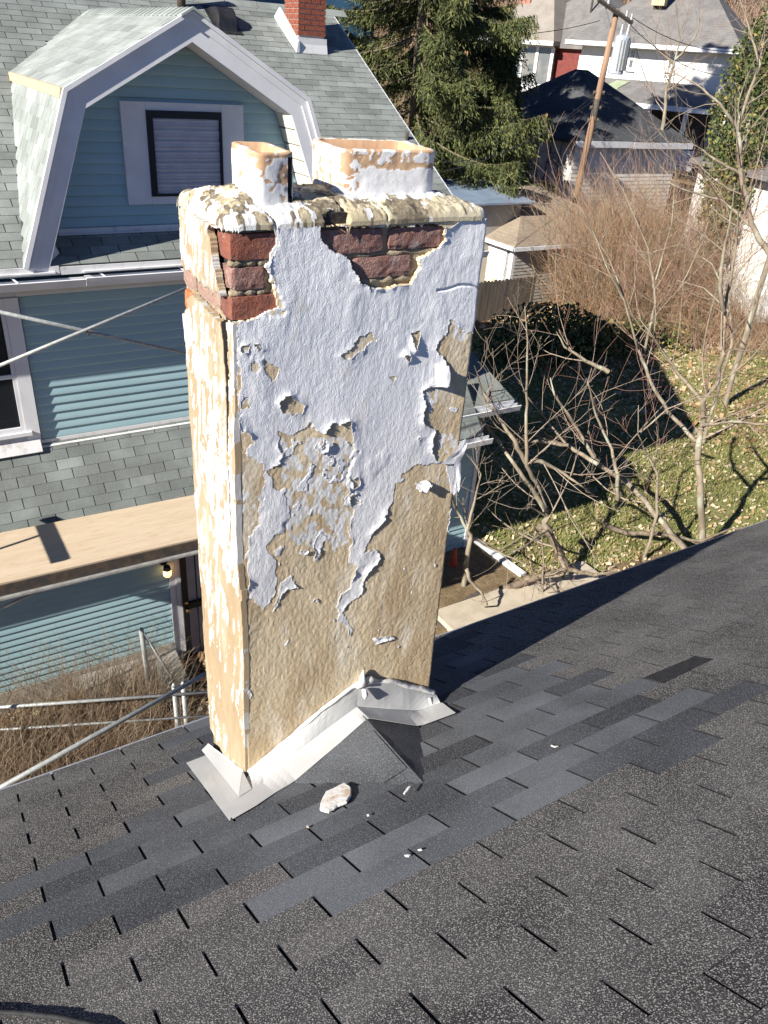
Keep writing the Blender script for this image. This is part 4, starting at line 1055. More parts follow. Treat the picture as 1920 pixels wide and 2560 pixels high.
# ---- main roof shingles
Lm = (RIDGE-EY)*math.sqrt(1+SL*SL); cs_ = 1/math.sqrt(1+SL*SL)
shingle_plane(mainroof, (LX+2, EY, mz(EY)), (1, 0, 0), (0, cs_, SL*cs_), GX-LX-2, Lm-.06, lambda c: not (in_dormer(c-np.array((.17, 0, 0))) and in_dormer(c+np.array((.17, 0, 0)))), x0=.11, seed=2, tones=(.1, .42))
b = MB()
for i in range(18):
    x = LX+2+i*.52
    b.hexa([(x, RIDGE-.15, mz(RIDGE-.15)+.008), (x+.5, RIDGE-.15, mz(RIDGE-.15)+.008), (x+.5, RIDGE+.15, mz(RIDGE-.15)+.008), (x, RIDGE+.15, mz(RIDGE-.15)+.008),
            (x, RIDGE-.01, mz(RIDGE)+.012), (x+.5, RIDGE-.01, mz(RIDGE)+.016), (x+.5, RIDGE+.01, mz(RIDGE)+.016), (x, RIDGE+.01, mz(RIDGE)+.012)])
o = b.build('ridge_capping', M['green_shingle']); o.color = (.4, .4, .4, 1); np_(o, mainroof)

# ---- gutter, frieze, soffit
b = MB(); gz = -.135
for x0, x1, dz in ((LX, 1.78, .0), (1.785, 4.4, .012), (4.405, GX+.05, .006)):
    P = [(x0, 7.40, gz+dz+.002), (x0, 7.40, gz-.085), (x0, 7.325, gz-.085), (x0, 7.30, gz-.03), (x0, 7.285, gz+dz), (x0, 7.298, gz+dz+.006), (x0, 7.308, gz-.025), (x0, 7.33, gz-.075), (x0, 7.394, gz-.075), (x0, 7.394, gz+dz)]
    b.prism(P, (x1-x0, 0, 0))
gut = np_(b.build('gutter', M['white_trim']))
for x in (1.11, 1.62+.36, 2.85, 3.7, 4.6, 5.5, 6.4):
    b = MB(); b.hexa([(x, 7.29, gz+.004), (x+.018, 7.29, gz+.004), (x-.02, 7.41, gz+.03), (x-.04, 7.41, gz+.03), (x, 7.29, gz+.010), (x+.018, 7.29, gz+.010), (x-.02, 7.41, gz+.036), (x-.04, 7.41, gz+.036)])
    np_(b.build('gutter_strap', M['white_trim']), gut)
b = MB(); b.box(LX, 1.55, 7.405, 7.425, -.10, -.010); b.box(1.56, GX, 7.405, 7.425, -.10, -.022)
b.box(LX, 1.50, 7.36, 7.404, -.075, -.06); b.box(1.78, GX, 7.36, 7.404, -.082, -.068)
np_(b.build('drip_edge', M['dirty_white']))
b = MB(); b.box(LX+.3, GX-.25, 7.402, WY-.02, -.260, -.235); np_(b.build('eave_soffit', M['cream_soffit']))
b = MB(); b.box(LX+.3, GX-.25, WY-.045, WY-.005, -.385, -.262); np_(b.build('frieze_board', M['white_trim']))
# ---- upper wall boards and window
wallU = np_(MB().box(1.16, GX-.26, WY-.001, WY+.02, -2.10, -.39).build('upper_wall', M['siding']))
lap_wall(lambda z: 1.165, lambda z: GX-.30, -2.075, -.39, .1045, WY, wallU)
b = MB(); b.box(LX+.3, 6.9, WY-.030, WY-.0205, -2.135, -2.072); b.hexa([(1.14, WY-.075, -2.150), (6.9, WY-.075, -2.150), (6.9, WY-.030, -2.130), (1.14, WY-.030, -2.130), (1.14, WY-.075, -2.145), (6.9, WY-.075, -2.145), (6.9, WY-.030, -2.124), (1.14, WY-.030, -2.124)])
np_(b.build('wall_flashing', M['dirty_white']))
uw = np_(MB().box(-.20, 1.155, WY-.020, WY+.02, -2.07, -.39).build('bay_window', M['white_trim']))
b = MB(); b.box(1.005, 1.150, WY-.060, WY-.021, -2.065, -.392); b.box(-.20, .135, WY-.06, WY-.021, -2.065, -.392); b.box(.136, 1.004, WY-.06, WY-.021, -.520, -.392)
np_(b.build('window_casing', M['white_trim']), uw)
b = MB()
for bx_ in ((.96, 1.003, -1.92, -.521), (.137, .18, -1.92, -.521), (.181, .959, -1.92, -1.87), (.181, .959, -1.28, -1.235), (.181, .959, -.56, -.521)): b.box(bx_[0], bx_[1], WY-.050, WY-.012, bx_[2], bx_[3])
b.box(.10, 1.06, WY-.10, WY-.021, -1.965, -1.922)
np_(b.build('window_sash', M['white_trim']), uw)
b = MB(); b.box(.181, .959, WY-.026, WY-.021, -1.869, -1.281); np_(b.build('window_pane', M['glass']), uw)
b = MB(); b.box(.181, .959, WY-.030, WY-.0265, -1.234, -.561); np_(b.build('window_pane', M['glass']), uw)
b = MB(); b.hexa([(-.2, WY-.14, -2.17), (1.135, WY-.14, -2.17), (1.135, WY-.03, -2.14), (-.2, WY-.03, -2.14), (-.2, WY-.14, -2.164), (1.135, WY-.14, -2.164), (1.135, WY-.03, -1.98), (-.2, WY-.03, -1.98)]); np_(b.build('sill_flashing', M['dirty_white']), uw)
# ---- pent roof between the storeys
PT = (7.770, -2.118); PB = (7.105, -2.85)
Lp = math.hypot(PT[0]-PB[0], PT[1]-PB[1]); eyp = (0, (PT[0]-PB[0])/Lp, (PT[1]-PB[1])/Lp)
b = MB(); b.prism([(LX+.3, PB[0], PB[1]-.006), (LX+.3, PT[0]+.02, PT[1]+.016), (LX+.3, WY+.02, PT[1]-.03), (LX+.3, WY+.02, PB[1]-.05), (LX+.3, PB[0], PB[1]-.05)], (7.35-LX-.3, 0, 0))
pent = np_(b.build('pent_roof', M['green_felt']))
shingle_plane(pent, (LX+2, PB[0], PB[1]), (1, 0, 0), eyp, 7.33-LX-2, Lp-.004, None, x0=.045, seed=9, tones=(-.05, .30))
b = MB(); b.prism([(3.3, 7.09, -2.86), (3.3, 7.09, -2.96), (3.3, 6.99, -2.96), (3.3, 6.97, -2.87), (3.3, 6.985, -2.865), (3.3, 7.0, -2.95), (3.3, 7.08, -2.95), (3.3, 7.08, -2.86)], (4.12, 0, 0)); np_(b.build('pent_gutter', M['white_trim']))
flush_shingles(300)

# ---- lower wall, door and lamp
wallL = np_(MB().box(LX+.3, 7.86, WY-.001, WY+.02, -5.62, -2.90).build('lower_wall', M['siding']))
lap_wall(lambda z: -1.5, lambda z: 7.80, -5.62, -2.92, .1016, WY, wallL, cuts=[(2.50, 3.75, -9, 9)])
b = MB(); b.box(LX+.3, 2.66, WY-.03, WY+.1, -6.9, -5.625); b.box(3.64, 7.85, WY-.03, WY+.1, -6.9, -5.625)
np_(b.build('foundation', M['concrete']))
door = np_(MB().box(2.665, 3.62, WY-.010, WY+.02, -6.10, -3.95).build('entry_door', M['blind']))
b = MB(); b.box(2.505, 2.59, WY-.035, WY-.003, -6.1, -3.80); b.box(2.595, 2.660, WY-.050, WY-.003, -6.1, -3.80); b.box(3.625, 3.75, WY-.05, WY-.003, -6.1, -3.80); b.box(2.661, 3.624, WY-.05, WY-.003, -3.94, -3.80)
np_(b.build('door_casing', M['white_trim']), door)
b = MB(); b.box(2.662, 2.745, WY-.075, WY-.0105, -6.09, -3.95); b.box(3.54, 3.622, WY-.075, WY-.0105, -6.09, -3.95); b.box(2.746, 3.539, WY-.075, WY-.0105, -4.04, -3.95); b.box(2.746, 3.539, WY-.075, WY-.0105, -6.09, -5.95); b.box(2.746, 3.539, WY-.07, WY-.0105, -5.07, -4.97)
np_(b.build('security_frame', M['black_frame']), door)
for x in (2.87, 3.0, 3.13, 3.26, 3.40):
    np_(MB().box(x, x+.018, WY-.066, WY-.045, -5.949, -4.041).build('security_bar', M['black_frame']), door)
b = MB(); b.tube([(2.705, WY-.075, -5.03), (2.705, WY-.12, -5.03), (2.705, WY-.15, -5.03), (2.705, WY-.165, -5.03)], [.018, .016, .034, .012], 10); b.tube([(2.705, WY-.075, -4.93), (2.705, WY-.095, -4.93)], [.026, .024], 10)
np_(b.build('door_knob', M['brass'], smooth=True), door)
lamp = np_(MB().tube([(2.44, WY-.02, -4.165), (2.44, WY-.05, -4.165)], [.06, .055], 14).build('porch_lamp', M['black_frame']))
b = MB(); b.tube([(2.44, WY-.05, -4.17), (2.45, WY-.10, -4.17), (2.46, WY-.125, -4.205)], [.018, .018, .02], 8); b.tube([(2.46, WY-.125, -4.19), (2.46, WY-.125, -4.25)], [.045, .055], 12)
np_(b.build('lamp_holder', M['black_frame']), lamp)
m_, nt_, b_ = newmat('lit_globe'); b_.inputs['Base Color'].default_value = (.9, .8, .6, 1); b_.inputs['Emission Color'].default_value = (1, .55, .2, 1); b_.inputs['Emission Strength'].default_value = 1.6
b = MB(); b.tube([(2.46, WY-.125, -4.25), (2.46, WY-.125, -4.28), (2.46, WY-.125, -4.335), (2.46, WY-.125, -4.36), (2.46, WY-.125, -4.37)], [.048, .058, .055, .035, .012], 14); np_(b.build('lamp_globe', m_, smooth=True), lamp)
# ---- single storey wing at the right
b = MB(); b.box(GX-.24, 7.86, WY+.03, 13.0, -6.6, -2.62); wing = np_(b.build('rear_wing', M['siding']))
wl2 = lap_wall(lambda z: 6.86, lambda z: 7.80, -2.92, -2.70, .1016, WY, wallU)
b = MB(); b.box(7.805, 7.88, WY-.03, WY+.06, -6.2, -2.70); np_(b.build('corner_board', M['white_trim']))
b = MB(); b.hexa([(6.84, 7.42, -2.56), (8.13, 7.42, -2.56), (8.13, 12.5, -.9), (6.84, 12.5, -.9), (6.84, 7.42, -2.50), (8.13, 7.42, -2.50), (8.13, 12.5, -.84), (6.84, 12.5, -.84)]); np_(b.build('wing_roof', M['green_shingle'])).color = (.25, .25, .25, 1)
b = MB(); b.prism([(6.84, 7.41, -2.57), (6.84, 7.41, -2.67), (6.84, 7.33, -2.67), (6.84, 7.30, -2.575), (6.84, 7.315, -2.57), (6.84, 7.335, -2.66), (6.84, 7.40, -2.66), (6.84, 7.40, -2.57)], (1.36, 0, 0)); b.box(6.84, 8.13, 7.405, 7.43, -2.60, -2.51); np_(b.build('wing_gutter', M['white_trim']))
b = MB(); b.box(6.84, 7.95, 7.43, WY-.03, -2.70, -2.68); np_(b.build('wing_soffit', M['cream_soffit']))

# ---- roof furniture: chimney, vent, pipes (part of the house)
M['red_brick'] = brick_mat('red_brick', (.30, .09, .055), (.24, .075, .05), (.36, .14, .09))
M['pale_mortar'] = simple('pale_mortar', (.55, .50, .42), (.45, .40, .34), 30)
bc = np_(MB().box(6.02, 6.452, 11.012, 11.46, 1.9, 3.42).build('brick_stack', M['pale_mortar']))
CX0, CX1, CY0, CY1 = 6.008, 6.464, 11.0, 11.47; p_ = .0685
r_ = random.Random(5)
for k in range(17):
    z0 = 2.275 + k*p_
    if z0 > 3.36: break
    def bk(x0, x1, y0, y1):
        d1 = r_.uniform(0, .004)
        o = MB().box(x0+d1*(x0 > 6.1), x1, y0-d1*(y0 < 11.05), y1, z0, z0+.057).build('brick', M['red_brick']); np_(o, bc)
    if k % 2 == 0:
        bk(CX0, 6.21, CY0, 11.10); bk(6.222, 6.364, CY0, 11.05); bk(6.376, CX1, CY0, 11.10); bk(CX0, 6.06, 11.112, 11.28); bk(CX0, 6.06, 11.292, CY1)
    else:
        bk(CX0, 6.108, CY0, 11.19); bk(6.12, 6.30, CY0, 11.05); bk(6.312, CX1, CY0, 11.10); bk(CX0, 6.06, 11.202, 11.36); bk(CX0, 6.06, 11.372, CY1)
b = MB(); b.hexa([(5.985, 10.955, 2.035), (6.487, 10.955, 2.035), (6.487, 11.02, 2.09), (5.985, 11.02, 2.09), (5.985, 10.955, 2.05), (6.487, 10.955, 2.05), (6.487, 10.996, 2.23), (5.985, 10.996, 2.23)])
b.box(5.99, 6.482, 10.98, 10.998, 2.07, 2.245)
b.hexa([(5.955, 10.94, 2.045), (6.005, 10.94, 2.045), (6.005, 11.75, 2.49), (5.955, 11.75, 2.49), (5.98, 10.94, 2.19), (6.006, 10.94, 2.19), (6.006, 11.60, 2.62), (5.98, 11.60, 2.62)])
np_(b.build('stack_flashing', M['dirty_white']), bc)
# black box vent
b = MB(); vx0, vx1 = 4.90, 5.165
b.prism([(vx0, 11.30, mz(11.30)+.01), (vx0, 11.31, mz(11.31)+.17), (vx0, 11.36, mz(11.36)+.225), (vx0, 11.45, mz(11.45)+.225), (vx0, 11.72, mz(11.72)+.06), (vx0, 11.72, mz(11.72)+.01)], (vx1-vx0, 0, 0))
v_ = np_(b.build('box_vent', M['black_plastic']))
b = MB(); b.hexa([(vx0-.06, 11.24, mz(11.24)+.010), (vx1+.08, 11.24, mz(11.24)+.010), (vx1+.08, 11.85, mz(11.85)+.010), (vx0-.06, 11.85, mz(11.85)+.010), (vx0-.06, 11.24, mz(11.24)+.014), (vx1+.08, 11.24, mz(11.24)+.014), (vx1+.08, 11.85, mz(11.85)+.014), (vx0-.06, 11.85, mz(11.85)+.014)]); np_(b.build('vent_flange', M['black_plastic']), v_)
np_(MB().tube([(4.497, 11.74, 2.4), (4.497, 11.74, 3.1)], .062, 16).build('vent_stack', M['cast_iron'], smooth=True))
np_(MB().tube([(6.93, 9.26, .95), (6.93, 9.26, 1.14)], .028, 10).build('vent_pipe', M['cast_iron'], smooth=True))
# ------------------------------------------------------------------ terrain
VD = np.array([math.sin(YAW), math.cos(YAW)])
def ground_z(x, y):
    x = np.asarray(x, float); y = np.asarray(y, float)
    s = (x-CAM[0])*VD[0] + (y-CAM[1])*VD[1]
    z = np.interp(s, [-60, 0, 20, 26, 36, 53, 80, 110, 160, 230, 330], [-6.0, -5.5, -5.45, -5.25, -3.9, -1.6, 3.5, 11, 27, 48, 60])
    left = np.clip((6.6-x)/3.6, 0, 1); left = left*left*(3-2*left)
    near = np.clip((11-y)/3, 0, 1)
    z = z - .48*left*near
    return z + (fbm(x*.35, y*.35, 501, 3)-.5)*.18*np.clip(s/10, 0, 1)
# grass, leaf litter, bare earth by place; woods floor far up the hill
def ground_mat():
    m, nt, b = newmat('ground'); v = pos(nt)
    earth = mixc(nt, ramp(nt, noise(nt, v, 2.4, 6, .65), .35, .65), (.16, .115, .065), (.27, .20, .12))
    earth = mixc(nt, ramp(nt, noise(nt, v, 24, 4, .7), .55, .7, 0, .8), earth, (.40, .31, .20))
    earth = mixc(nt, ramp(nt, noise(nt, v, 17, 4, .7), .55, .7, 0, .8), earth, (.07, .05, .03))
    grass = mixc(nt, ramp(nt, noise(nt, v, 5, 5, .65), .35, .65), (.15, .17, .05), (.26, .25, .10))
    grass = mixc(nt, ramp(nt, noise(nt, v, 40, 3, .7), .5, .7, 0, .7), grass, (.40, .34, .18))
    g = nt.nodes.new('ShaderNodeMath'); g.operation = 'ADD'
    nt.links.new(attr(nt, 'grass'), g.inputs[0])
    nt.links.new(ramp(nt, noise(nt, v, 1.1, 5, .7), .3, .7, -.35, .35), g.inputs[1])
    c = mixc(nt, ramp(nt, g.outputs[0], .35, .65), earth, grass)
    nt.links.new(c, b.inputs['Base Color']); b.inputs['Roughness'].default_value = .95; b.inputs['Specular IOR Level'].default_value = .1
    bump(nt, b, noise(nt, v, 30, 5, .7), .8, .03)
    return m
M['ground'] = ground_mat()
gx = np.concatenate([np.arange(-150, -12, 12.), np.arange(-12, 40, .5), np.arange(40, 100, 4.), np.arange(100, 330, 15.)])
gy = np.concatenate([np.arange(-150, -12, 12.), np.arange(-12, 40, .5), np.arange(40, 100, 4.), np.arange(100, 330, 15.)])
X_, Y_ = np.meshgrid(gx, gy); Z_ = ground_z(X_, Y_)
idx = np.arange(X_.size).reshape(X_.shape)
q = np.stack([idx[:-1, :-1], idx[:-1, 1:], idx[1:, 1:], idx[1:, :-1]], -1).reshape(-1, 4)
GP = [(8.4, 5.8), (10, 6.2), (13.5, 5.6), (18, 5.5), (26, 9), (25, 13), (19, 14.5), (16, 18), (8, 17)]
gr = inpoly(X_, Y_, GP).astype(float)
gnd = npmesh('ground', np.stack([X_.ravel(), Y_.ravel(), Z_.ravel()], -1), q, M['ground'], smooth=True, attrs={'grass': gr.ravel()})
tag(gnd, kind='structure')

# scattered fallen leaves (uncountable)
def scatter_leaves(name, n, xr, yr, size, mats_, seed, dens=None):
    rs = np.random.RandomState(seed)
    x = rs.uniform(*xr, n*3); y = rs.uniform(*yr, n*3)
    k = np.ones(len(x), bool) if dens is None else (rs.rand(len(x)) < dens(x, y))
    x = x[k][:n]; y = y[k][:n]; n = len(x)
    z = ground_z(x, y) + .012 + rs.rand(n)*.03
    a = rs.rand(n)*6.28; s = size*(.5+rs.rand(n)); ti = rs.randn(n, 2)*.45
    c, s_ = np.cos(a), np.sin(a); V = np.zeros((n, 4, 3))
    for i, (u, v) in enumerate(((-1, -.6), (1, -.6), (1, .6), (-1, .6))):
        uu_ = u*s*.5; vv_ = v*s*.5
        V[:, i, 0] = x + c*uu_ - s_*vv_; V[:, i, 1] = y + s_*uu_ + c*vv_; V[:, i, 2] = z + ti[:, 0]*uu_ + ti[:, 1]*vv_
    F = np.arange(n*4).reshape(n, 4); mi = rs.randint(0, len(mats_), n)
    return npmesh(name, V.reshape(-1, 3), F, mats_, mi=mi)
M['leaf_a'] = simple('leaf_tan', (.46, .33, .18), (.36, .24, .12), 9)
M['leaf_b'] = simple('leaf_brown', (.24, .14, .07), (.32, .19, .09), 9)
M['leaf_c'] = simple('leaf_pale', (.62, .52, .36), (.50, .40, .25), 9)
LF = [M['leaf_a'], M['leaf_b'], M['leaf_c']]
o = scatter_leaves('fallen_leaves', 16000, (-2, 4.6), (1.6, 7.7), .085, LF, 1)
tag(o, 'brown fallen leaves carpeting the ground between the two houses', 'leaves', kind='stuff')
o = scatter_leaves('fallen_leaves', 20000, (8.2, 27), (4.5, 17), .06, [M['leaf_c'], M['leaf_a'], M['leaf_c']], 2)
tag(o, 'pale fallen leaves dotted over the green lawn', 'leaves', kind='stuff')
o = scatter_leaves('fallen_leaves', 14000, (16, 40), (8, 24), .13, LF, 3)
tag(o, 'tan leaf litter covering the yard under the thicket', 'leaves', kind='stuff')
# grass blades on the lawn
rs = np.random.RandomState(4); n = 60000
x = rs.uniform(8, 27, n*2); y = rs.uniform(4.5, 16, n*2); k = inpoly(x, y, GP) & (fbm(x*.9, y*.9, 511, 3) > .36); x = x[k][:n]; y = y[k][:n]; n = len(x)
z = ground_z(x, y); a = rs.rand(n)*6.28; h = .05+.07*rs.rand(n); wd = .012
V = np.zeros((n, 3, 3)); V[:, 0] = np.stack([x-np.cos(a)*wd, y-np.sin(a)*wd, z-.01], -1); V[:, 1] = np.stack([x+np.cos(a)*wd, y+np.sin(a)*wd, z-.01], -1)
V[:, 2] = np.stack([x+rs.randn(n)*.04, y+rs.randn(n)*.04, z+h], -1)
M['grass'] = simple('grass_blade', (.17, .20, .06), (.30, .28, .11), 4)
tag(npmesh('lawn_grass', V.reshape(-1, 3), np.arange(n*3).reshape(n, 3), M['grass']), 'short green winter grass of the sunlit lawn', 'grass', kind='stuff')
b = MB(); b.box(6.2, 9.4, 4.6, 6.4, -6.0, -5.36)
pv = b.build('paved_path', simple('paving', (.55, .48, .37), (.46, .40, .30), 5, bscale=40)); tag(pv, kind='structure')

# ------------------------------------------------------------------ branches
def twig_mesh(name, segs, mat, parent=None, n=4):
    """segs: list of (points, radii)"""
    b = MB()
    for P, r in segs: b.tube(P, r, n if r[0] < .02 else 6, cap=False)
    return b.build(name, mat, parent, smooth=True)
def grow(P0, dirv, L, r0, rs, lev, out, up_=.25, bend=.25, kids=4, maxlev=3, spread=.7):
    """recursive bare branch: long sweeping curves that turn upwards"""
    n = 6; P = [np.array(P0, float)]; d_ = np.array(dirv, float); d_ /= np.linalg.norm(d_); rad = [r0]
    tw_ = rs.randn(3)*.16
    for i in range(n):
        d_ = d_ + rs.randn(3)*bend*.16 + tw_*.5 + np.array([0, 0, up_*.42]); d_ /= np.linalg.norm(d_)
        P.append(P[-1]+d_*L/n); rad.append(max(.0032, r0*(1-.75*(i+1)/n)))
    out.setdefault(lev, []).append((P, rad))
    if lev >= maxlev: return
    for k in range(kids):
        t = .12 + .85*(k+rs.rand())/kids; i = min(int(t*n), n-1)
        base = P[i] + (P[i+1]-P[i])*(t*n-i); ax = P[i+1]-P[i]; ax /= np.linalg.norm(ax)
        s = rs.randn(3); s -= ax*(s @ ax); s /= np.linalg.norm(s)+1e-9
        for sg in ((1, -1) if rs.rand() < .45 else (1,)):
            dd_ = ax*math.cos(spread) + s*sg*math.sin(spread)
            grow(base, dd_, L*(.26+.36*rs.rand())*(1.15-.45*t), max(.0036, rad[i]*.6), rs, lev+1, out, up_, bend, max(2, kids-2), maxlev, spread)
M['bark'] = simple('grey_bark', (.30, .25, .18), (.20, .165, .12), 9, stretch=(1, 1, .25), bscale=30, bstr=.5, c3=(.36, .36, .28), s3=5)
M['twig_red'] = simple('red_twig', (.28, .13, .105), (.34, .22, .17), 3)
M['twig_grey'] = simple('grey_twig', (.34, .28, .22), (.26, .21, .16), 3)
M['dead_bark'] = simple('dark_bark', (.13, .10, .07), (.22, .18, .13), 12, bscale=20, bstr=.6)
def stem_tree(name, label, stems, r, rs, rb, group=None, kids=7, twigL=1.6, maxlev=1, cat='tree', base_extend=True, sub=.55, redder=.8, bark='bark'):
    """stems: pixel polylines, base first, all about r metres away; twigs grow from them"""
    rs = np.random.RandomState(rs); root = None; trunks = []; tw = {}
    for si, st_ in enumerate(stems):
        pts = [at(px, py, (r if not hasattr(r, '__len__') else r[si]) + rs.uniform(-.25, .25)*(i > 0)) for i, (px, py) in enumerate(st_)]
        if si == 0:
            g = float(ground_z(pts[0][0], pts[0][1])); base = pts[0].copy()
            root = empty(name, (base[0], base[1], g)); tag(root, label, cat, group)
            if base_extend: pts = [np.array([base[0], base[1], g-.15])] + pts
        n0 = len(pts); rad0 = rb*(1.0 if si == 0 else sub)
        rad = [max(.006, rad0*(1-.86*i/(n0-1))) for i in range(n0)]
        # refine
        P2 = []; R2 = []
        for i in range(n0-1):
            for k in range(4):
                t = k/4; P2.append(pts[i]*(1-t)+pts[i+1]*t + rs.randn(3)*rad[i]*.22); R2.append(rad[i]*(1-t)+rad[i+1]*t)
        P2.append(pts[-1]); R2.append(rad[-1]); trunks.append((P2, R2))
        L = sum(np.linalg.norm(pts[i+1]-pts[i]) for i in range(n0-1))
        nk = int(kids*max(1, L/2.2))
        for k in range(nk):
            t = .25+.75*(k+rs.rand())/nk; i = min(int(t*(len(P2)-1)), len(P2)-2)
            ax = P2[i+1]-P2[i]; ax /= np.linalg.norm(ax)+1e-9
            s = rs.randn(3); s[2] *= .5; s -= ax*(s @ ax); s /= np.linalg.norm(s)+1e-9
            dv = ax*math.cos(.85)+s*math.sin(.85)
            grow(P2[i], dv, twigL*(.45+.75*rs.rand())*(1.3-.7*t), max(.006, R2[i]*.36), rs, 0, tw, .22, .35, 4, maxlev, .62)
    off = Matrix.Translation(-Vector(root.location))
    o = twig_mesh('trunk', trunks, M[bark]); o.parent = root; o.matrix_parent_inverse = off
    for lev, segs in tw.items():
        o = twig_mesh('branches' if lev == 0 else 'twigs', segs, M['twig_grey'] if lev == 0 or rs.rand() > redder else M['twig_red'], n=3 if lev else 4); o.parent = root; o.matrix_parent_inverse = off; tag(o, kind='stuff')
    return root
def z5(*P): return [(1050+x*.5244, 850+y*.5244) for x, y in P]
def z4(*P): return [(1100+x*.4943, 400+y*.4943) for x, y in P]
stem_tree('young_maple', 'slim grey trunked bare tree standing at the right edge of the lawn', [
    z5((1345, 970), (1335, 700), (1325, 480), (1345, 400), (1350, 290), (1410, 210), (1445, 60))+z4((1432, 940), (1440, 740), (1470, 610), (1500, 420), (1510, 250)),
    z5((1345, 292), (1240, 170), (1160, 60), (1100, -30), (1040, -110)),
    z5((1310, 480), (1180, 340), (1100, 200), (1050, 60), (1030, 0))+z4((1000, 960), (930, 705), (850, 560), (790, 400), (740, 280)),
    z5((1345, 405), (1480, 388), (1580, 398), (1680, 405))+[(1960, 1075)],
    z4((1432, 760), (1418, 600), (1440, 420), (1470, 300), (1490, 120))], 13.7, 11, .070, twigL=2.3, kids=5)
stem_tree('young_maple', 'leaning bare maple with reddish twigs just right of the chimney', [
    z5((700, 1095), (640, 960), (590, 880), (600, 815), (470, 620), (330, 430), (240, 310)),
    z5((600, 815), (560, 700), (510, 600), (505, 450), (508, 250), (512, 0), (500, -160)),
    z5((512, 600), (450, 480), (380, 380), (290, 220), (262, 130)),
    z5((508, 590), (560, 570), (660, 620), (760, 690), (830, 740))], 11.6, 12, .085, twigL=1.9, kids=5)
stem_tree('young_maple', 'sloping bare maple with long crossing branches over the dark shadow', [
    z5((1260, 995), (1160, 870), (1000, 690), (850, 590), (760, 440), (640, 260), (622, 180)),
    z5((945, 655), (820, 570), (700, 500), (540, 310), (490, 240)),
    z5((940, 770), (940, 640), (915, 520), (840, 360), (800, 200), (820, 130)),
    z5((850, 590), (700, 500), (560, 480), (460, 490), (330, 480), (200, 500)),
    z5((900, 150), (790, 100), (690, 30), (650, -40))], [13.2, 13.0, 12.8, 12.8, 12.8], 13, .075, twigL=2.0, kids=4)
stem_tree('bare_sapling', 'thin bare sapling between the two leaning maples on the lawn', [
    z5((1130, 830), (1132, 640), (1090, 560), (1040, 450), (1042, 310)), z5((1055, 440), (1180, 330), (1300, 280), (1420, 260))], 13.0, 14, .035, twigL=1.6, kids=5)
stem_tree('bare_sapling', 'straight grey sapling rising from the broken branch by the eave', [
    z5((585, 1215), (588, 1060), (580, 930)), z5((650, 1200), (560, 1120))], 11.0, 15, .030, twigL=.7, kids=4)
stem_tree('bare_sapling', 'low bare sapling hugging the right side of the chimney', [
    z5((240, 940), (225, 900), (165, 790), (130, 700)), z5((225, 905), (262, 760), (290, 640), (262, 590)), z5((228, 930), (330, 990), (480, 1060), (560, 1100))], 10.9, 16, .050, twigL=1.0, kids=5)
def fallen(label, pts, r, rb, seed, bark='dead_bark'):
    return stem_tree('fallen_branch', label, [pts], r, seed, rb, twigL=.6, kids=2, maxlev=1, cat='branch', base_extend=False, bark=bark)
fallen('thick dark fallen branch lying along the eave in front of the lawn', z5((330, 1222), (480, 1155), (560, 1130), (700, 1092), (830, 1120), (960, 1100)), 10.8, .085, 31)
fallen('dark crooked fallen branch crossing the lawn behind the eave', z5((560, 890), (620, 930), (690, 1050), (760, 1100)), 11.6, .075, 32)
fallen('pale knobbly dead branch hanging over the dark timber by the chimney', z5((225, 1095), (240, 1150), (290, 1200), (320, 1260), (300, 1285), (245, 1340)), 10.2, .035, 33, 'bark')
fallen('long dark fallen bough at the right end of the eave', z5((880, 880), (960, 920), (1080, 920), (1180, 930), (1330, 960), (1480, 900), (1659, 890)), 13.4, .06, 34)

# timbers, board, bits beside the neighbour's wing
b = MB(); A = onz(1105, 1545, -5.3); B_ = onz(1215, 1470, -5.3); dv = (B_-A)[:2]/np.linalg.norm((B_-A)[:2]); nv = np.array([-dv[1], dv[0]])
def bar(A, B_, wd, h, z0, mat, name, label, cat):
    A = np.array(A[:2]); B_ = np.array(B_[:2]); dv = (B_-A)/np.linalg.norm(B_-A); nv = np.array([-dv[1], dv[0]])*wd/2
    b = MB(); P = [A-nv, B_-nv, B_+nv, A+nv]
    b.hexa([(*p, z0) for p in P]+[(*p, z0+h) for p in P]); return tag(b.build(name, mat), label, cat)
M['old_timber'] = simple('old_timber', (.075, .065, .055), (.13, .11, .09), 12, stretch=(1, 1, 6))
bar(A, B_, .35, .30, -5.75, M['old_timber'], 'landscape_timber', 'dark weathered timber beam lying beside the house below the chimney', 'timber')
A = onz(1185, 1340, -5.35); B_ = onz(1310, 1428, -5.35)
bar(A, B_, .14, .05, -5.45, M['white_trim'], 'white_board', 'long white board lying on the lawn beside the house wing', 'board')
p = onz(1137, 1380, -5.2); b = MB(); b.tube([(p[0], p[1], -5.45), (p[0], p[1], -5.12)], [.07, .025], 12); b.tube([(p[0], p[1], -5.46), (p[0], p[1], -5.43)], [.11, .11], 4)
tag(b.build('traffic_cone', simple('orange_red', (.70, .10, .04), rough=.5), smooth=False), 'red orange cone half hidden behind the chimney edge', 'cone')
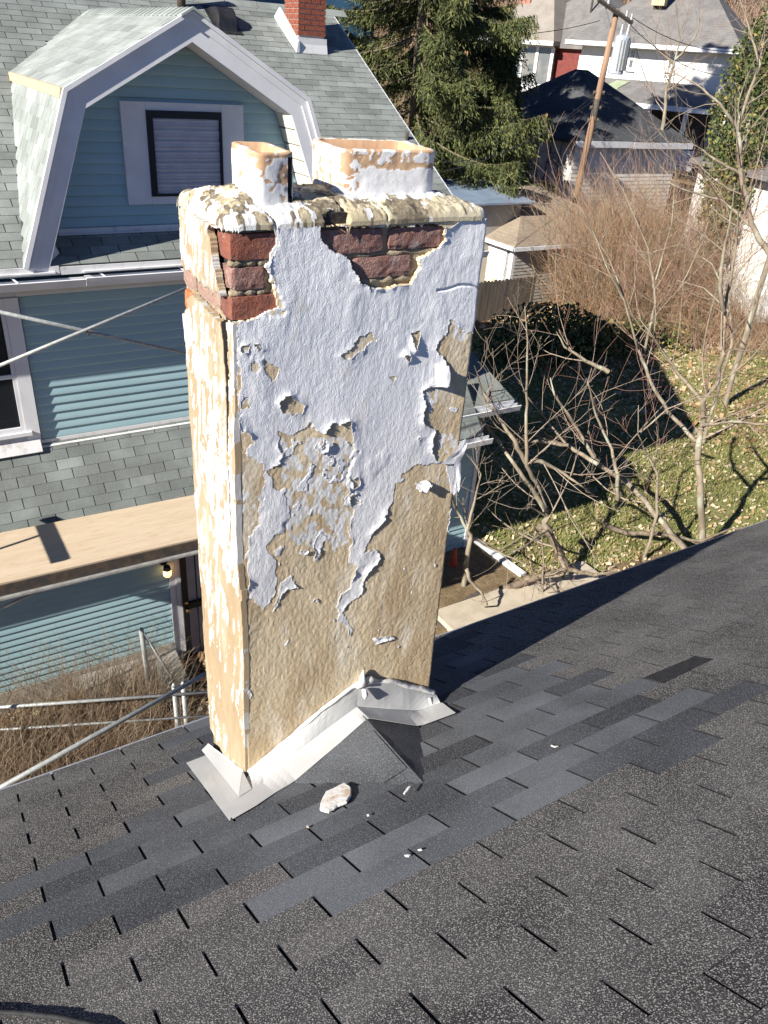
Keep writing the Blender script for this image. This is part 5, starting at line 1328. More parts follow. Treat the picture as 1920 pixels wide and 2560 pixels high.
# ------------------------------------------------------------------ scaffold between the houses
M['plywood'] = simple('plywood', (.62, .50, .36), (.56, .445, .31), 2.5, stretch=(.6, 5, 5), lo=.3, hi=.7, bscale=60, bstr=.1, c3=(.52, .40, .27), s3=9)
M['alu'] = simple('aluminium', (.62, .62, .60), (.45, .45, .44), 14, rough=.4, metal=.5)
PLZ = -2.74
def plank_root():
    e = empty('scaffold', (1.2, 6.5, PLZ)); tag(e, 'scaffold with tan plywood deck and crossed galvanised braces before the teal house', 'scaffold'); return e
dk = plank_root(); off = Matrix.Translation((-1.2, -6.5, -PLZ))
def dpart(o): o.parent = dk; o.matrix_parent_inverse = off; return o
b = MB(); b.hexa([(-1.2, 6.02, PLZ-.02), (3.5, 5.96, PLZ-.02), (3.5, 6.92, PLZ-.02), (-1.2, 7.04, PLZ-.02), (-1.2, 6.02, PLZ), (3.5, 5.96, PLZ), (3.5, 6.92, PLZ), (-1.2, 7.04, PLZ)]); dpart(b.build('plywood_sheet', M['plywood']))
b = MB(); b.hexa([(-1.2, 6.00, PLZ-.14), (3.5, 5.94, PLZ-.14), (3.5, 5.955, PLZ-.14), (-1.2, 6.015, PLZ-.14), (-1.2, 6.0, PLZ-.015), (3.5, 5.94, PLZ-.015), (3.5, 5.955, PLZ-.015), (-1.2, 6.015, PLZ-.015)]); dpart(b.build('side_rail', M['cast_iron']))
b = MB(); b.hexa([(-1.2, 5.955, PLZ-.165), (3.5, 5.895, PLZ-.165), (3.5, 5.955, PLZ-.165), (-1.2, 6.015, PLZ-.165), (-1.2, 5.955, PLZ-.142), (3.5, 5.895, PLZ-.142), (3.5, 5.955, PLZ-.142), (-1.2, 6.015, PLZ-.142)]); dpart(b.build('rail_flange', M['alu']))
b = MB(); b.box(-.9, -.75, 5.95, 7.05, PLZ-.12, PLZ-.022); b.box(2.9, 3.05, 5.96, 6.9, PLZ-.12, PLZ-.022); dpart(b.build('cross_member', M['alu']))
def frame(x, top, y1=6.12, board=False):
    fr = dpart(MB().tube([(x, y1, -6.5), (x, y1, top)], .021, 10).build('scaffold_frame', M['galv'], smooth=True))
    def p(ob): ob.parent = fr
    p(MB().tube([(x, 7.02, -6.5), (x, 7.02, PLZ-.03)], .021, 10).build('upright', M['galv'], smooth=True))
    for z in (-5.4, -4.2, PLZ-.15): p(MB().tube([(x, y1, z), (x, 7.02, z)], .018, 8).build('ledger', M['galv'], smooth=True))
    if board: p(MB().box(x-.02, x+.12, 5.80, 6.80, PLZ+.86, PLZ+.90).build('cross_board', M['plywood']))
frame(2.95, .35); frame(-.62, PLZ+.86, 6.42, True)
def pipe(name, label, P, r, cat='pipe', m='galv', group=None):
    o = MB().tube(P, r, 10).build(name, M[m], smooth=True); tag(o, label, cat, group); return o
def yat(px, py, Y):
    v = ray(px, py); return CAM + v*((Y-CAM[1])/v[1])
def ext(A, B_, a, b_): A = np.array(A); B_ = np.array(B_); d_ = B_-A; return [A-d_*a, B_+d_*b_]
# crossing braces in front of the upper wall
br = dpart(MB().tube([(1.5, 6.10, -.33), (1.5, 6.20, -.33)], .012, 8).build('brace_pivot', M['cast_iron']))
for A, B_, yy_ in (((0, 913.6), (449, 728), 6.13), ((0, 780), (461, 881.6), 6.17)):
    o = MB().tube(ext(yat(*A, yy_), yat(*B_, yy_), .3, .12), .0165, 10).build('brace_tube', M['galv'], smooth=True); dpart(o)
# tubes seen below the deck
pipe('scaffold_brace', 'short pale scaffold tube disappearing under the plywood deck at far left', ext(yat(0, 1521, 6.3), yat(138, 1458, 6.3), .6, .5), .019, 'brace')
pipe('scaffold_brace', 'thick diagonal scaffold tube crossing over the brambles towards the eave', ext(at(0, 1970, 5.35), at(512, 1686, 6.0), .5, .15), .023, 'brace')
pipe('fence_rail', 'upper of two level grey rails in front of the brambles', ext(onz(0, 1768, -4.9), onz(515, 1731, -4.9), .5, .1), .021, 'rail')
pipe('fence_rail', 'lower of two level grey rails in front of the brambles', ext(onz(0, 1824, -5.3), onz(515, 1790, -5.3), .5, .1), .016, 'rail')
# gate posts and leaning chain-link panel
P1 = onz(436, 1731, -4.9); P2 = onz(447, 1731, -4.9)
for i, P in enumerate((P1, P2)):
    b = MB(); b.tube([(P[0]+.06*i, P[1], -6.6), (P[0]+.06*i, P[1], -4.80)], .028, 10); b.tube([(P[0]+.06*i, P[1], -4.80), (P[0]+.06*i, P[1], -4.75)], [.034, .012], 10)
    tag(b.build('gate_post', M['galv'], smooth=True), ('left' if i == 0 else 'right')+' one of the twin steel gate posts beside the brambles', 'post', 'twin gate posts')
G0 = yat(353, 1574, 6.9); G1 = yat(368, 1671, 6.9); G2 = yat(415, 1671, 6.9)
gt = empty('chain_link_gate', (G1[0], 6.9, -6.2)); tag(gt, 'leaning chain link gate panel with rusty post before the concrete stoop', 'gate')
go = Matrix.Translation((-G1[0], -6.9, 6.2))
def gp(o): o.parent = gt; o.matrix_parent_inverse = go
gp(MB().tube([G1+np.array((0, 0, -.6)), G0, G0+np.array((0, 0, .03))], [.034, .032, .01], 10).build('gate_post', M['galv'], smooth=True))
gp(MB().tube([G0, G2, G2+(G2-G0)*.4], .016, 8).build('gate_rail', M['galv'], smooth=True))
b = MB()
for k in range(13):
    t = k/12; b.tube([G0*(1-t)+G2*t, G1*(1-t)+np.array((G1[0]+.1, 6.9, -6.2))*t + (G2-G1)*t*.6], .0022, 3)
    b.tube([G0*(1-t)+G1*t, G0*(1-t)+G1*t+(G2-G0)*(t)*.95], .0022, 3)
gp(b.build('wire_mesh', M['galv']))
# concrete stoop with step
b = MB(); b.hexa([(1.05, 7.05, -6.9), (2.46, 6.95, -6.9), (2.50, WY-.04, -6.9), (1.12, WY-.04, -6.9), (1.05, 7.05, -5.74), (2.46, 6.95, -5.78), (2.50, WY-.04, -5.74), (1.12, WY-.04, -5.70)])
tag(b.build('concrete_stoop', M['concrete']), 'pale concrete slab against the foundation under the teal wall', 'slab')
b = MB(); b.box(2.72, 3.75, 7.20, WY-.08, -6.9, -6.14); tag(b.build('door_step', M['concrete']), 'shaded concrete step below the barred entry door', 'step')

# ------------------------------------------------------------------ brambles
def bramble(name, label, n, xf, seed, Lr, rad, mats_, lean=.6, parent=None, up_=1.0, droop=.5, segs=6, jit=.22):
    """n thin arching canes; xf(rs,n) -> base points"""
    rs = np.random.RandomState(seed); B0 = xf(rs, n); n = len(B0)
    a = rs.rand(n)*6.283; L = rs.uniform(*Lr, n); ln = lean*rs.rand(n)
    d_ = np.stack([np.cos(a)*ln, np.sin(a)*ln, np.full(n, up_)], -1); d_ /= np.linalg.norm(d_, axis=1)[:, None]
    P = [B0]; 
    for i in range(segs):
        d_ = d_ + rs.randn(n, 3)*jit; d_[:, 2] -= droop*(i/segs)*.6; d_ /= np.linalg.norm(d_, axis=1)[:, None]
        P.append(P[-1]+d_*(L/segs)[:, None])
    P = np.stack(P, 1)                                  # n, segs+1, 3
    r_ = rad*(.5+rs.rand(n)); k = 3; V = np.zeros((n, segs+1, k, 3))
    ax = np.array([[1, 0, 0], [-.5, .866, 0], [-.5, -.2, .866]])
    for j in range(k):
        V[:, :, j] = P + ax[j]*(r_[:, None]*(1-.75*np.arange(segs+1)/segs))[:, :, None]
    idx = np.arange(n*(segs+1)*k).reshape(n, segs+1, k); Fs = []
    for j in range(k):
        Fs.append(np.stack([idx[:, :-1, j], idx[:, :-1, (j+1) % k], idx[:, 1:, (j+1) % k], idx[:, 1:, j]], -1).reshape(-1, 4))
    F = np.concatenate(Fs); mi = np.concatenate([np.repeat(rs.randint(0, len(mats_), n), segs)]*k)
    o = npmesh(name, V.reshape(-1, 3), F, mats_, mi=mi, smooth=True)
    if label: tag(o, label, 'brambles', kind='stuff')
    return o
M['cane_tan'] = simple('cane_tan', (.36, .29, .20), (.27, .21, .14), 2)
M['cane_brown'] = simple('cane_brown', (.20, .125, .08), (.28, .17, .11), 2)
M['cane_pale'] = simple('cane_pale', (.46, .38, .27), (.36, .28, .19), 2)
CN = [M['cane_tan'], M['cane_brown'], M['cane_pale']]
def strip(xr, yr):
    def f(rs, n):
        x = rs.uniform(*xr, n); y = rs.uniform(*yr, n); return np.stack([x, y, ground_z(x, y)], -1)
    return f
bramble('bramble_patch', 'tangled leafless brambles growing along the teal house foundation', 2600, strip((-.6, 2.1), (5.2, 7.3)), 41, (.5, 1.5), .0055, CN, 1.3, droop=.9)
bramble('bramble_patch', 'fine upright bare bush twigs in front of the lower teal siding', 900, strip((-.4, 2.0), (6.2, 7.2)), 42, (.9, 1.7), .0055, CN, .9, droop=.15)
bramble('bramble_patch', 'low brown bramble tangle just beyond the foreground eave', 3000, strip((-.8, 3.2), (3.4, 6.2)), 43, (.3, .9), .0055, CN, 2.0, droop=1.3)
# ------------------------------------------------------------------ things beyond the yard
def frame_obj(name, label, cat, origin, ang=0.0, group=None):
    e = empty(name, tuple(origin), ang); tag(e, label, cat, group); return e
def part(b, name, mat, parent, smooth=False): return b.build(name, mat, parent, smooth)
def hip(b, x0, x1, y0, y1, z, rise, ridge=0.0, axis='x', t=.08):
    """hip roof sheet set on a thin eave slab"""
    cx, cy = (x0+x1)/2, (y0+y1)/2
    A, B_ = ((cx-ridge/2, cy, z+rise), (cx+ridge/2, cy, z+rise)) if axis == 'x' else ((cx, cy-ridge/2, z+rise), (cx, cy+ridge/2, z+rise))
    V = [(x0, y0, z), (x1, y0, z), (x1, y1, z), (x0, y1, z), A, B_, (x0, y0, z-t), (x1, y0, z-t), (x1, y1, z-t), (x0, y1, z-t)]
    if axis == 'x': F = [(0, 1, 5, 4), (1, 2, 5), (2, 3, 4, 5), (3, 0, 4)]
    else: F = [(0, 1, 4), (1, 2, 5, 4), (2, 3, 5), (3, 0, 4, 5)]
    F += [(0, 6, 7, 1), (1, 7, 8, 2), (2, 8, 9, 3), (3, 9, 6, 0), (9, 8, 7, 6)]
    b.add(V, F); return b
def course_roof(name, c1, c2, cz, c3=None):
    """fine courses on a far roof: stripes by height, mottled"""
    m, nt, b = newmat(name); v = pos(nt)
    c = mixc(nt, ramp(nt, noise(nt, v, 1.3, 5, .7), .35, .65), c1, c2)
    sp = nt.nodes.new('ShaderNodeSeparateXYZ'); nt.links.new(v, sp.inputs[0])
    f = nt.nodes.new('ShaderNodeMath'); f.operation = 'MULTIPLY'; f.inputs[1].default_value = 1/cz; nt.links.new(sp.outputs[2], f.inputs[0])
    fr = nt.nodes.new('ShaderNodeMath'); fr.operation = 'FRACT'; nt.links.new(f.outputs[0], fr.inputs[0])
    c = mixc(nt, ramp(nt, fr.outputs[0], 0.0, .18, .45, 0.0), c, tuple(x*.45 for x in c1))
    c = mixc(nt, ramp(nt, noise(nt, v, 9, 3), .5, .7, 0, .5), c, c3 or c2)
    nt.links.new(c, b.inputs['Base Color']); b.inputs['Roughness'].default_value = .9; b.inputs['Specular IOR Level'].default_value = .2
    return m
M['tan_roof'] = course_roof('tan_roof', (.25, .205, .155), (.32, .265, .20), .07)
M['grey_roof'] = course_roof('grey_roof', (.155, .15, .15), (.22, .21, .20), .12)
M['warm_roof'] = course_roof('warm_roof', (.24, .215, .19), (.30, .27, .235), .12)
M['dark_roof'] = course_roof('dark_roof', (.050, .055, .062), (.09, .095, .10), .11, (.12, .12, .11))
M['white_siding'] = simple('white_siding', (.80, .80, .77), (.72, .71, .66), 1.2, rough=.6)
M['grey_siding'] = simple('grey_siding', (.40, .39, .36), (.34, .33, .30), 2, rough=.6)
M['beige_door'] = simple('beige_door', (.78, .66, .50), (.72, .60, .45), 2)
M['brick_far'] = simple('brick_far', (.20, .045, .035), (.14, .035, .03), 5)
M['brick_far2'] = simple('brick_far_pink', (.42, .20, .15), (.32, .14, .10), 7)
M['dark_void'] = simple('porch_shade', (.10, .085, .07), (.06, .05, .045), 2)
def boards(parent, x0, x1, y, z0, z1, p, mat, name='siding_board', axis='x', sgn=-1):
    """horizontal lap boards on a far wall, each its own piece"""
    z = z0
    while z < z1-.02:
        h = min(p, z1-z)
        if axis == 'x': P = [(x0, y+sgn*.03, z), (x1, y+sgn*.03, z), (x1, y, z), (x0, y, z), (x0, y+sgn*.010, z+h), (x1, y+sgn*.010, z+h), (x1, y, z+h), (x0, y, z+h)]
        else: P = [(y+sgn*.03, x0, z), (y+sgn*.03, x1, z), (y, x1, z), (y, x0, z), (y+sgn*.010, x0, z+h), (y+sgn*.010, x1, z+h), (y, x1, z+h), (y, x0, z+h)]
        part(MB().hexa(P), name, mat, parent); z += p

# tan hip-roofed garage
g = frame_obj('garage', 'small garage with tan hip roof, pale door and grey siding beyond the fence', 'garage', (20.7, 21.9, -5.4))
b = MB().box(-2.75, 2.9, -2.85, 2.9, -.2, 2.35); part(b, 'garage_wall', M['grey_siding'], g)
boards(g, -2.74, 2.9, -2.86, .0, 2.3, .11, M['grey_siding'])
part(hip(MB(), -3.05, 3.2, -3.15, 3.2, 2.42, 1.35, .5), 'roof', M['tan_roof'], g)
b = MB(); b.box(-3.13, -3.055, -3.2, 3.2, 2.28, 2.40); b.box(-3.13, 3.2, -3.23, -3.155, 2.28, 2.40); part(b, 'gutter', M['white_trim'], g)
dr_ = part(MB().box(-2.80, -2.755, -2.15, 2.1, .0, 2.05), 'garage_door', M['beige_door'], g)
for k in range(4): part(MB().box(-2.815, -2.801, -2.13, 2.08, .03+k*.51, .50+k*.51), 'door_panel', M['beige_door'], dr_)
b = MB(); b.box(-2.83, -2.756, -2.5, -2.155, 0, 2.26); b.box(-2.83, -2.756, -2.154, 2.4, 2.055, 2.26); b.box(-2.86, -2.755, -2.88, -2.70, 0, 2.26); part(b, 'door_casing', M['white_trim'], g)

# grey-blue low shed roof left of it
p = at(1175, 478, 29)
sh = frame_obj('low_shed', 'low shed with pale blue metal roof behind the tan garage', 'shed', (p[0], p[1], -4.9))
zt = p[2]+4.9
part(MB().box(-1.3, 1.35, -1.2, 1.2, -.5, zt-.25), 'shed_wall', M['grey_siding'], sh)
b = MB(); b.hexa([(-1.55, -1.5, zt-.20), (1.7, -1.5, zt-.20), (1.7, 1.5, zt+.12), (-1.55, 1.5, zt+.12), (-1.55, -1.5, zt-.14), (1.7, -1.5, zt-.14), (1.7, 1.5, zt+.18), (-1.55, 1.5, zt+.18)]); part(b, 'roof', simple('blue_metal_roof', (.26, .33, .42), (.20, .27, .36), 2, rough=.4), sh)
# dark hipped garage in the shade of the spruce
p = at(1440, 350, 35.5)
dg = frame_obj('old_garage', 'white sided old garage with dark hip roof behind the utility pole', 'garage', (p[0], p[1], p[2]))
part(MB().box(.35, 6.6, .35, 7.6, -3.4, -.02), 'garage_wall', M['white_siding'], dg)
boards(dg, .35, 7.6, .345, -3.2, -.05, .16, M['white_siding'], axis='y'); boards(dg, .36, 6.6, .345, -3.2, -.05, .16, M['white_siding'])
part(hip(MB(), 0, 7.0, 0, 8.0, .0, 2.45, .8, 'y', .14), 'roof', M['dark_roof'], dg)
b = MB(); b.box(.0, 3.2, -.10, -.003, -.26, -.03); b.box(3.25, 7.0, -.10, -.003, -.28, -.05); part(b, 'fascia', M['white_trim'], dg)
for k in range(8):
    y = .9+k*.85; rs_ = np.random.RandomState(k)
    b = MB(); P = [np.array((.27, y+rs_.randn()*.2, -3.3+j*.45)) + np.array((0, rs_.randn()*.12, 0)) for j in range(8)]; b.tube(P, [.05-.005*j for j in range(8)], 5)
    for j in range(10):
        A = P[rs_.randint(1, 7)]; b.tube([A, A+np.array((-.05, rs_.randn()*.4, rs_.rand()*.5)), A+np.array((-.03, rs_.randn()*.6, rs_.rand()*.9))], [.018, .012, .006], 3)
    b.build('wall_vine', M['dead_bark'], dg)

# white house up the slope
def facing(name, label, cat, L, Rr):
    """thing whose local x runs from L to R (world points, level), local y away from the viewer"""
    L = np.array(L); Rr = np.array(Rr); a = math.atan2(Rr[1]-L[1], Rr[0]-L[0]); e = frame_obj(name, label, cat, (L[0], L[1], L[2]), a)
    return e, float(np.linalg.norm((Rr-L)[:2]))
A = at(1457, 112, 55.0); B_ = at(1833, 128, 53.0); B_[2] = A[2]
wh, W = facing('white_house', 'large white clapboard house with grey hip roof up the slope', 'house', A, B_)
part(MB().box(0, W, 0, 9.5, -7.5, .02), 'house_wall', M['white_siding'], wh)
boards(wh, 0, W, -.004, -5.4, .0, .19, M['white_siding'])
part(hip(MB(), -.75, W+.65, -.75, 10.2, .18, 3.5, 2.5, 'x', .12), 'roof', M['grey_roof'], wh)
b = MB(); b.box(-.80, W+.7, -.88, -.755, -.02, .20); part(b, 'gutter', M['white_trim'], wh)
b = MB(); b.box(-.75, W+.65, -.75, 0, -.05, .02); part(b, 'soffit', M['cream_soffit'], wh)
part(MB().box(W*.36, W*.36+.75, 1.8, 2.5, 2.2, 5.0), 'chimney', simple('buff_brick', (.60, .48, .30), (.48, .38, .24), 6), wh)
def fwin(x0, x1, z0, z1, parent, y=-.03, mull=True):
    w_ = part(MB().box(x0, x1, y-.05, y, z0, z1), 'window', M['white_trim'], parent); zm = (z0+z1)/2
    part(MB().box(x0+.10, x1-.10, y-.062, y-.051, zm+.04, z1-.10), 'pane', M['glass2'], w_); part(MB().box(x0+.10, x1-.10, y-.062, y-.051, z0+.12, zm-.04), 'pane', M['glass2'], w_)
    if mull:
        b = MB(); n = 3
        for k in range(1, n): b.box(x0+.1+(x1-x0-.2)*k/n-.015, x0+.1+(x1-x0-.2)*k/n+.015, y-.075, y-.063, zm+.05, z1-.11)
        b.box(x0+.1, x1-.1, y-.074, y-.0635, (zm+z1)/2-.04, (zm+z1)/2-.01); part(b, 'glazing_bar', M['white_trim'], w_)
    part(MB().box(x0-.06, x1+.06, y-.12, y-.002, z0-.08, z0-.001), 'sill', M['white_trim'], w_)
    return w_
M['glass2'] = simple('window_glass', (.13, .14, .14), (.22, .21, .19), 1.5, rough=.1, spec=.7)
def lx(e, px, py, y=0.0):
    """local point of the plane y = const of a thing seen at a pixel of the picture"""
    mi_ = e.matrix_world.inverted(); o_ = mi_ @ Vector(CAM); d_ = mi_.to_3x3() @ Vector(ray(px, py)); return o_ + d_*((y-o_[1])/d_[1])
bpy.context.view_layer.update()
for px0, px1, py0, py1 in ((1567, 1594, 122, 174), (1664, 1690, 125, 177)):
    q0 = lx(wh, px0, py1); q1 = lx(wh, px1, py0); fwin(q0[0], q1[0], q0[2], q1[2], wh)
# porch roof and posts
q0 = lx(wh, 1390, 238, -3.4); q1 = lx(wh, 1690, 262, -3.4); ze_ = q0[2]
part(hip(MB(), q0[0], q1[0]+1.9, -3.4, 1.4, ze_, 1.05, 6.0, 'x', .14), 'porch_roof', M['grey_roof'], wh)
b = MB(); b.box(q0[0], q1[0]+1.9, -3.5, -3.405, ze_-.26, ze_-.02); part(b, 'porch_gutter', M['white_trim'], wh)
part(MB().box(q0[0]+3.2, q1[0]+1.5, -3.1, -3.0, ze_-3.6, ze_-2.1), 'porch_rail', M['white_trim'], wh)
part(MB().box(q0[0]+.5, q0[0]+3.2, -3.05, .0, ze_-3.6, ze_-.2), 'porch_room', M['white_siding'], wh)
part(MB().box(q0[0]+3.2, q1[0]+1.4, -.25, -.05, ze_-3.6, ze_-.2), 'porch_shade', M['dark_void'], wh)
for k in range(4): part(MB().box(q0[0]+3.25+k*2.0, q0[0]+3.45+k*2.0, -3.3, -3.1, ze_-3.6, ze_-.15), 'porch_post', M['white_trim'], wh)
b = MB(); b.hexa([(W*.27, -2.2, ze_+.54), (W*.27+.85, -2.2, ze_+.54), (W*.27+1.25, -1.35, ze_+.91), (W*.27+.5, -1.35, ze_+.91), (W*.27, -2.2, ze_+.60), (W*.27+.85, -2.2, ze_+.60), (W*.27+1.25, -1.35, ze_+.97), (W*.27+.5, -1.35, ze_+.97)]); part(b, 'skylight', simple('green_skylight', (.36, .42, .27), (.30, .36, .24), 3, rough=.3), wh)

# grey house with the sun room
A = at(1240, 100, 62.0); B_ = at(1386, 110, 59.5); B_[2] = A[2]
gh, W = facing('brick_house', 'grey roofed brick house with glazed white sun porch behind the spruce', 'house', A, B_)
part(MB().box(0, W, 0, 6, -9, -2.7), 'lower_wall', M['grey_siding'], gh); boards(gh, 0, W, -.004, -6.5, -2.75, .22, M['grey_siding'])
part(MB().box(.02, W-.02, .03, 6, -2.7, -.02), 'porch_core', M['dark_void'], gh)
part(MB().box(-.05, W+.05, -.10, .02, -2.9, -2.35), 'window_sill', M['white_trim'], gh); part(MB().box(-.05, W+.05, -.10, .02, -.25, .0), 'window_head', M['white_trim'], gh)
for k in range(5):
    x = W*k/4; part(MB().box(x-.11, x+.11, -.09, .025, -2.35, -.25), 'mullion', M['white_trim'], gh)
    if k < 4: part(MB().box(x+.13, x+W/4-.13, -.03, -.01, -2.34, -.26), 'pane', simple('sky_glass', (.20, .27, .31), (.28, .33, .34), 1, rough=.08, spec=.8) if k < 2 else M['glass2'], gh)
part(MB().box(W, W+4.6, .5, 6, -9, -.25), 'brick_wall', M['brick_far'], gh)
fwin(W+1.7, W+2.75, -2.2, -.55, gh, .49, False)
part(hip(MB(), -1.0, W+.35, -.7, 9.0, .10, 3.7, 2.2, 'y', .25), 'roof', M['warm_roof'], gh)
part(hip(MB(), W-4.2, W+4.4, .1, 8.8, .0, 3.4, 1.0, 'x', .25), 'roof', M['grey_roof'], gh)
part(MB().box(-1.05, W+.4, -.82, -.705, -.16, .08), 'gutter', M['white_trim'], gh)
bpy.context.view_layer.update()
q = lx(gh, 1303, 75, 1.4)
part(MB().box(q[0]-.4, q[0]+.4, 1.4, 2.1, q[2]-.3, q[2]+1.7), 'chimney', M['brick_far2'], gh)
part(MB().tube([(W+.8, 2.5, 1.0), (W+.8, 2.5, 3.0)], .07, 8), 'vent_pipe', M['cast_iron'], gh)

# blue house behind the ridge
p = at(760, 20, 34)
bh = frame_obj('blue_house', 'blue house gable showing just above the neighbouring roof ridge', 'house', (p[0], p[1], p[2]))
M['blue_wall'] = simple('blue_wall', (.06, .16, .30), (.05, .13, .26), 2)
part(MB().box(-3.2, 3.0, 0, 6, -7, -.1), 'house_wall', M['blue_wall'], bh)
b = MB(); b.prism([(-3.6, -.4, -.2), (0, -.4, 2.2), (3.4, -.4, -.2), (3.4, -.4, -.05), (0, -.4, 2.38), (-3.6, -.4, -.05)], (0, 7, 0)); part(b, 'roof', M['grey_roof'], bh)
part(MB().prism([(-3.1, 0, -.1), (2.9, 0, -.1), (0, 0, 2.1)], (0, .2, 0)), 'gable', M['blue_wall'], bh)
fwin(-.5, .5, -1.2, .2, bh, -.02, False)

# wooden fence
fz = -5.45; y0 = 17.6
fe = frame_obj('board_fence', 'dark weathered board fence running behind the chimney to the hedge', 'fence', (15.5, y0, fz))
M['fence_wood'] = simple('fence_wood', (.10, .085, .07), (.16, .135, .11), 8, stretch=(1, 1, .1))
P = onz(1325, 694, -3.95); y0l = P[1]-y0
for k in range(42):
    x = (P[0]-15.5) - .15*k; h = 1.52+.02*math.sin(k*2.1)
    part(MB().prism([(x, y0l, 0), (x+.14, y0l, 0), (x+.14, y0l, h-.05), (x+.10, y0l, h), (x+.04, y0l, h), (x, y0l, h-.05)], (0, .02, 0)), 'fence_board', M['fence_wood'], fe)
for z in (.3, 1.2): part(MB().box(P[0]-15.5-6.2, P[0]-15.5+.14, y0l+.021, y0l+.07, z, z+.09), 'fence_rail', M['fence_wood'], fe)
part(MB().box(P[0]-15.5+.145, P[0]-15.5+.27, y0l-.03, y0l+.09, -.2, 1.58), 'fence_post', M['fence_wood'], fe)

# vine-grown white shed at the right edge
p = at(2015, 500, 30)
vs_ = frame_obj('white_shed', 'white outbuilding covered in dry vines at the right edge', 'shed', (p[0], p[1], p[2]-2.6), -.35)
part(MB().box(-.9, 5, -.6, 5, -1.2, 3.2), 'shed_wall', M['white_siding'], vs_)
b = MB(); b.hexa([(-1.4, -1.1, 3.05), (5, -1.1, 4.1), (5, 5, 4.1), (-1.4, 5, 3.05), (-1.4, -1.1, 3.2), (5, -1.1, 4.25), (5, 5, 4.25), (-1.4, 5, 3.2)]); part(b, 'roof', M['grey_roof'], vs_)
b = MB(); b.hexa([(-1.45, -1.16, 2.98), (5, -1.16, 4.03), (5, -1.105, 4.03), (-1.45, -1.105, 2.98), (-1.45, -1.16, 3.24), (5, -1.16, 4.29), (5, -1.105, 4.29), (-1.45, -1.105, 3.24)]); part(b, 'fascia', M['white_trim'], vs_)

# utility pole
P0 = at(1449, 452, 33.0); P1 = at(1543, 22, 33.0); P0 = P0 + (P0-P1)*.25
po = frame_obj('utility_pole', 'leaning brown wooden utility pole with crossarm and grey transformer', 'utility pole', tuple(P0))
L_ = P1-P0; ln_ = np.linalg.norm(L_); u_ = L_/ln_; z0 = np.zeros(3)
M['pole_wood'] = simple('pole_wood', (.34, .215, .135), (.25, .155, .10), 3, stretch=(4, 4, .3), c3=(.16, .10, .07), s3=2, bscale=25, bstr=.4)
b = MB(); b.tube([z0, L_*.35, L_*.7, L_], [.135, .125, .115, .10], 12); part(b, 'shaft', M['pole_wood'], po, True)
part(MB().tube([L_*.52, L_*.60], [.128, .124], 12), 'dark_band', M['old_timber'], po)
ca = L_*.985; dv = np.array((math.cos(-.10), math.sin(-.10), -.06)); dv = RT*.86 - UP*.22 + fw*.45; dv /= np.linalg.norm(dv)
b = MB(); b.tube([ca-dv*.85-u_*.0+np.array((-.14, -.14, 0)), ca+dv*.75+np.array((-.14, -.14, 0))], .075, 4); part(b, 'crossarm', M['old_timber'], po)
for t in (-.75, -.4, .45, .68): part(MB().tube([ca+dv*t+np.array((-.14, -.14, .06)), ca+dv*t+np.array((-.14, -.14, .24))], [.05, .03], 8), 'insulator', M['galv'], po)
b = MB(); b.tube([ca-dv*.55+np.array((-.12, -.12, 0)), L_*.90], .02, 5); part(b, 'arm_brace', M['galv'], po)
tc = L_*.80 + RT*.42 - fw*.05
b = MB(); b.tube([tc-u_*.62, tc-u_*.60, tc+u_*.50, tc+u_*.55, tc+u_*.60], [.20, .27, .27, .22, .05], 16); tr = part(b, 'transformer', simple('transformer_grey', (.42, .46, .52), (.36, .40, .46), 4, rough=.4), po, False)
for k in range(9):
    a = -2.4+k*.35; part(MB().box(tc[0]+math.cos(a)*.27-.02, tc[0]+math.cos(a)*.27+.06, tc[1]+math.sin(a)*.27-.02, tc[1]+math.sin(a)*.27+.06, tc[2]-.5, tc[2]+.42), 'cooling_fin', M['galv'], tr)
for s in (-.1, .12): part(MB().tube([tc+u_*.58+RT*s, tc+u_*.9+RT*s], [.06, .04], 8), 'bushing', M['galv'], po)
for t in (.50, .56, .63): part(MB().tube([L_*t-RT*.2, L_*t+RT*.2], .07, 6), 'pole_bracket', M['old_timber'], po)
# wires
def wire(label, A, B_, sag, r=.012):
    A = np.array(A); B_ = np.array(B_); P = [A*(1-t)+B_*t - np.array((0, 0, sag*4*t*(1-t))) for t in np.linspace(0, 1, 17)]
    o = MB().tube(P, r, 4).build('utility_wire', M['black_plastic']); tag(o, label, 'wire', 'overhead wires')
pl_ = lambda t: P0+L_*t
wire('upper wire running right from the pole across the grey roof', pl_(.97)+RT*.5, at(1960, 110, 40), .6)
wire('lower wire running right from the pole across the white house', pl_(.95)+RT*.4, at(1960, 165, 40), .9)
wire('wire running left from the pole across the grey house roof', pl_(.95)-RT*.5, at(1130, 70, 36), .3)
wire('sloping wire descending left from the pole past the old garage', pl_(.60)-RT*.1, at(1000, 445, 22), .5, .010)
wire('lower sloping wire from the pole in front of the spruce', pl_(.63)-RT*.1, at(1100, 405, 26), .6, .010)
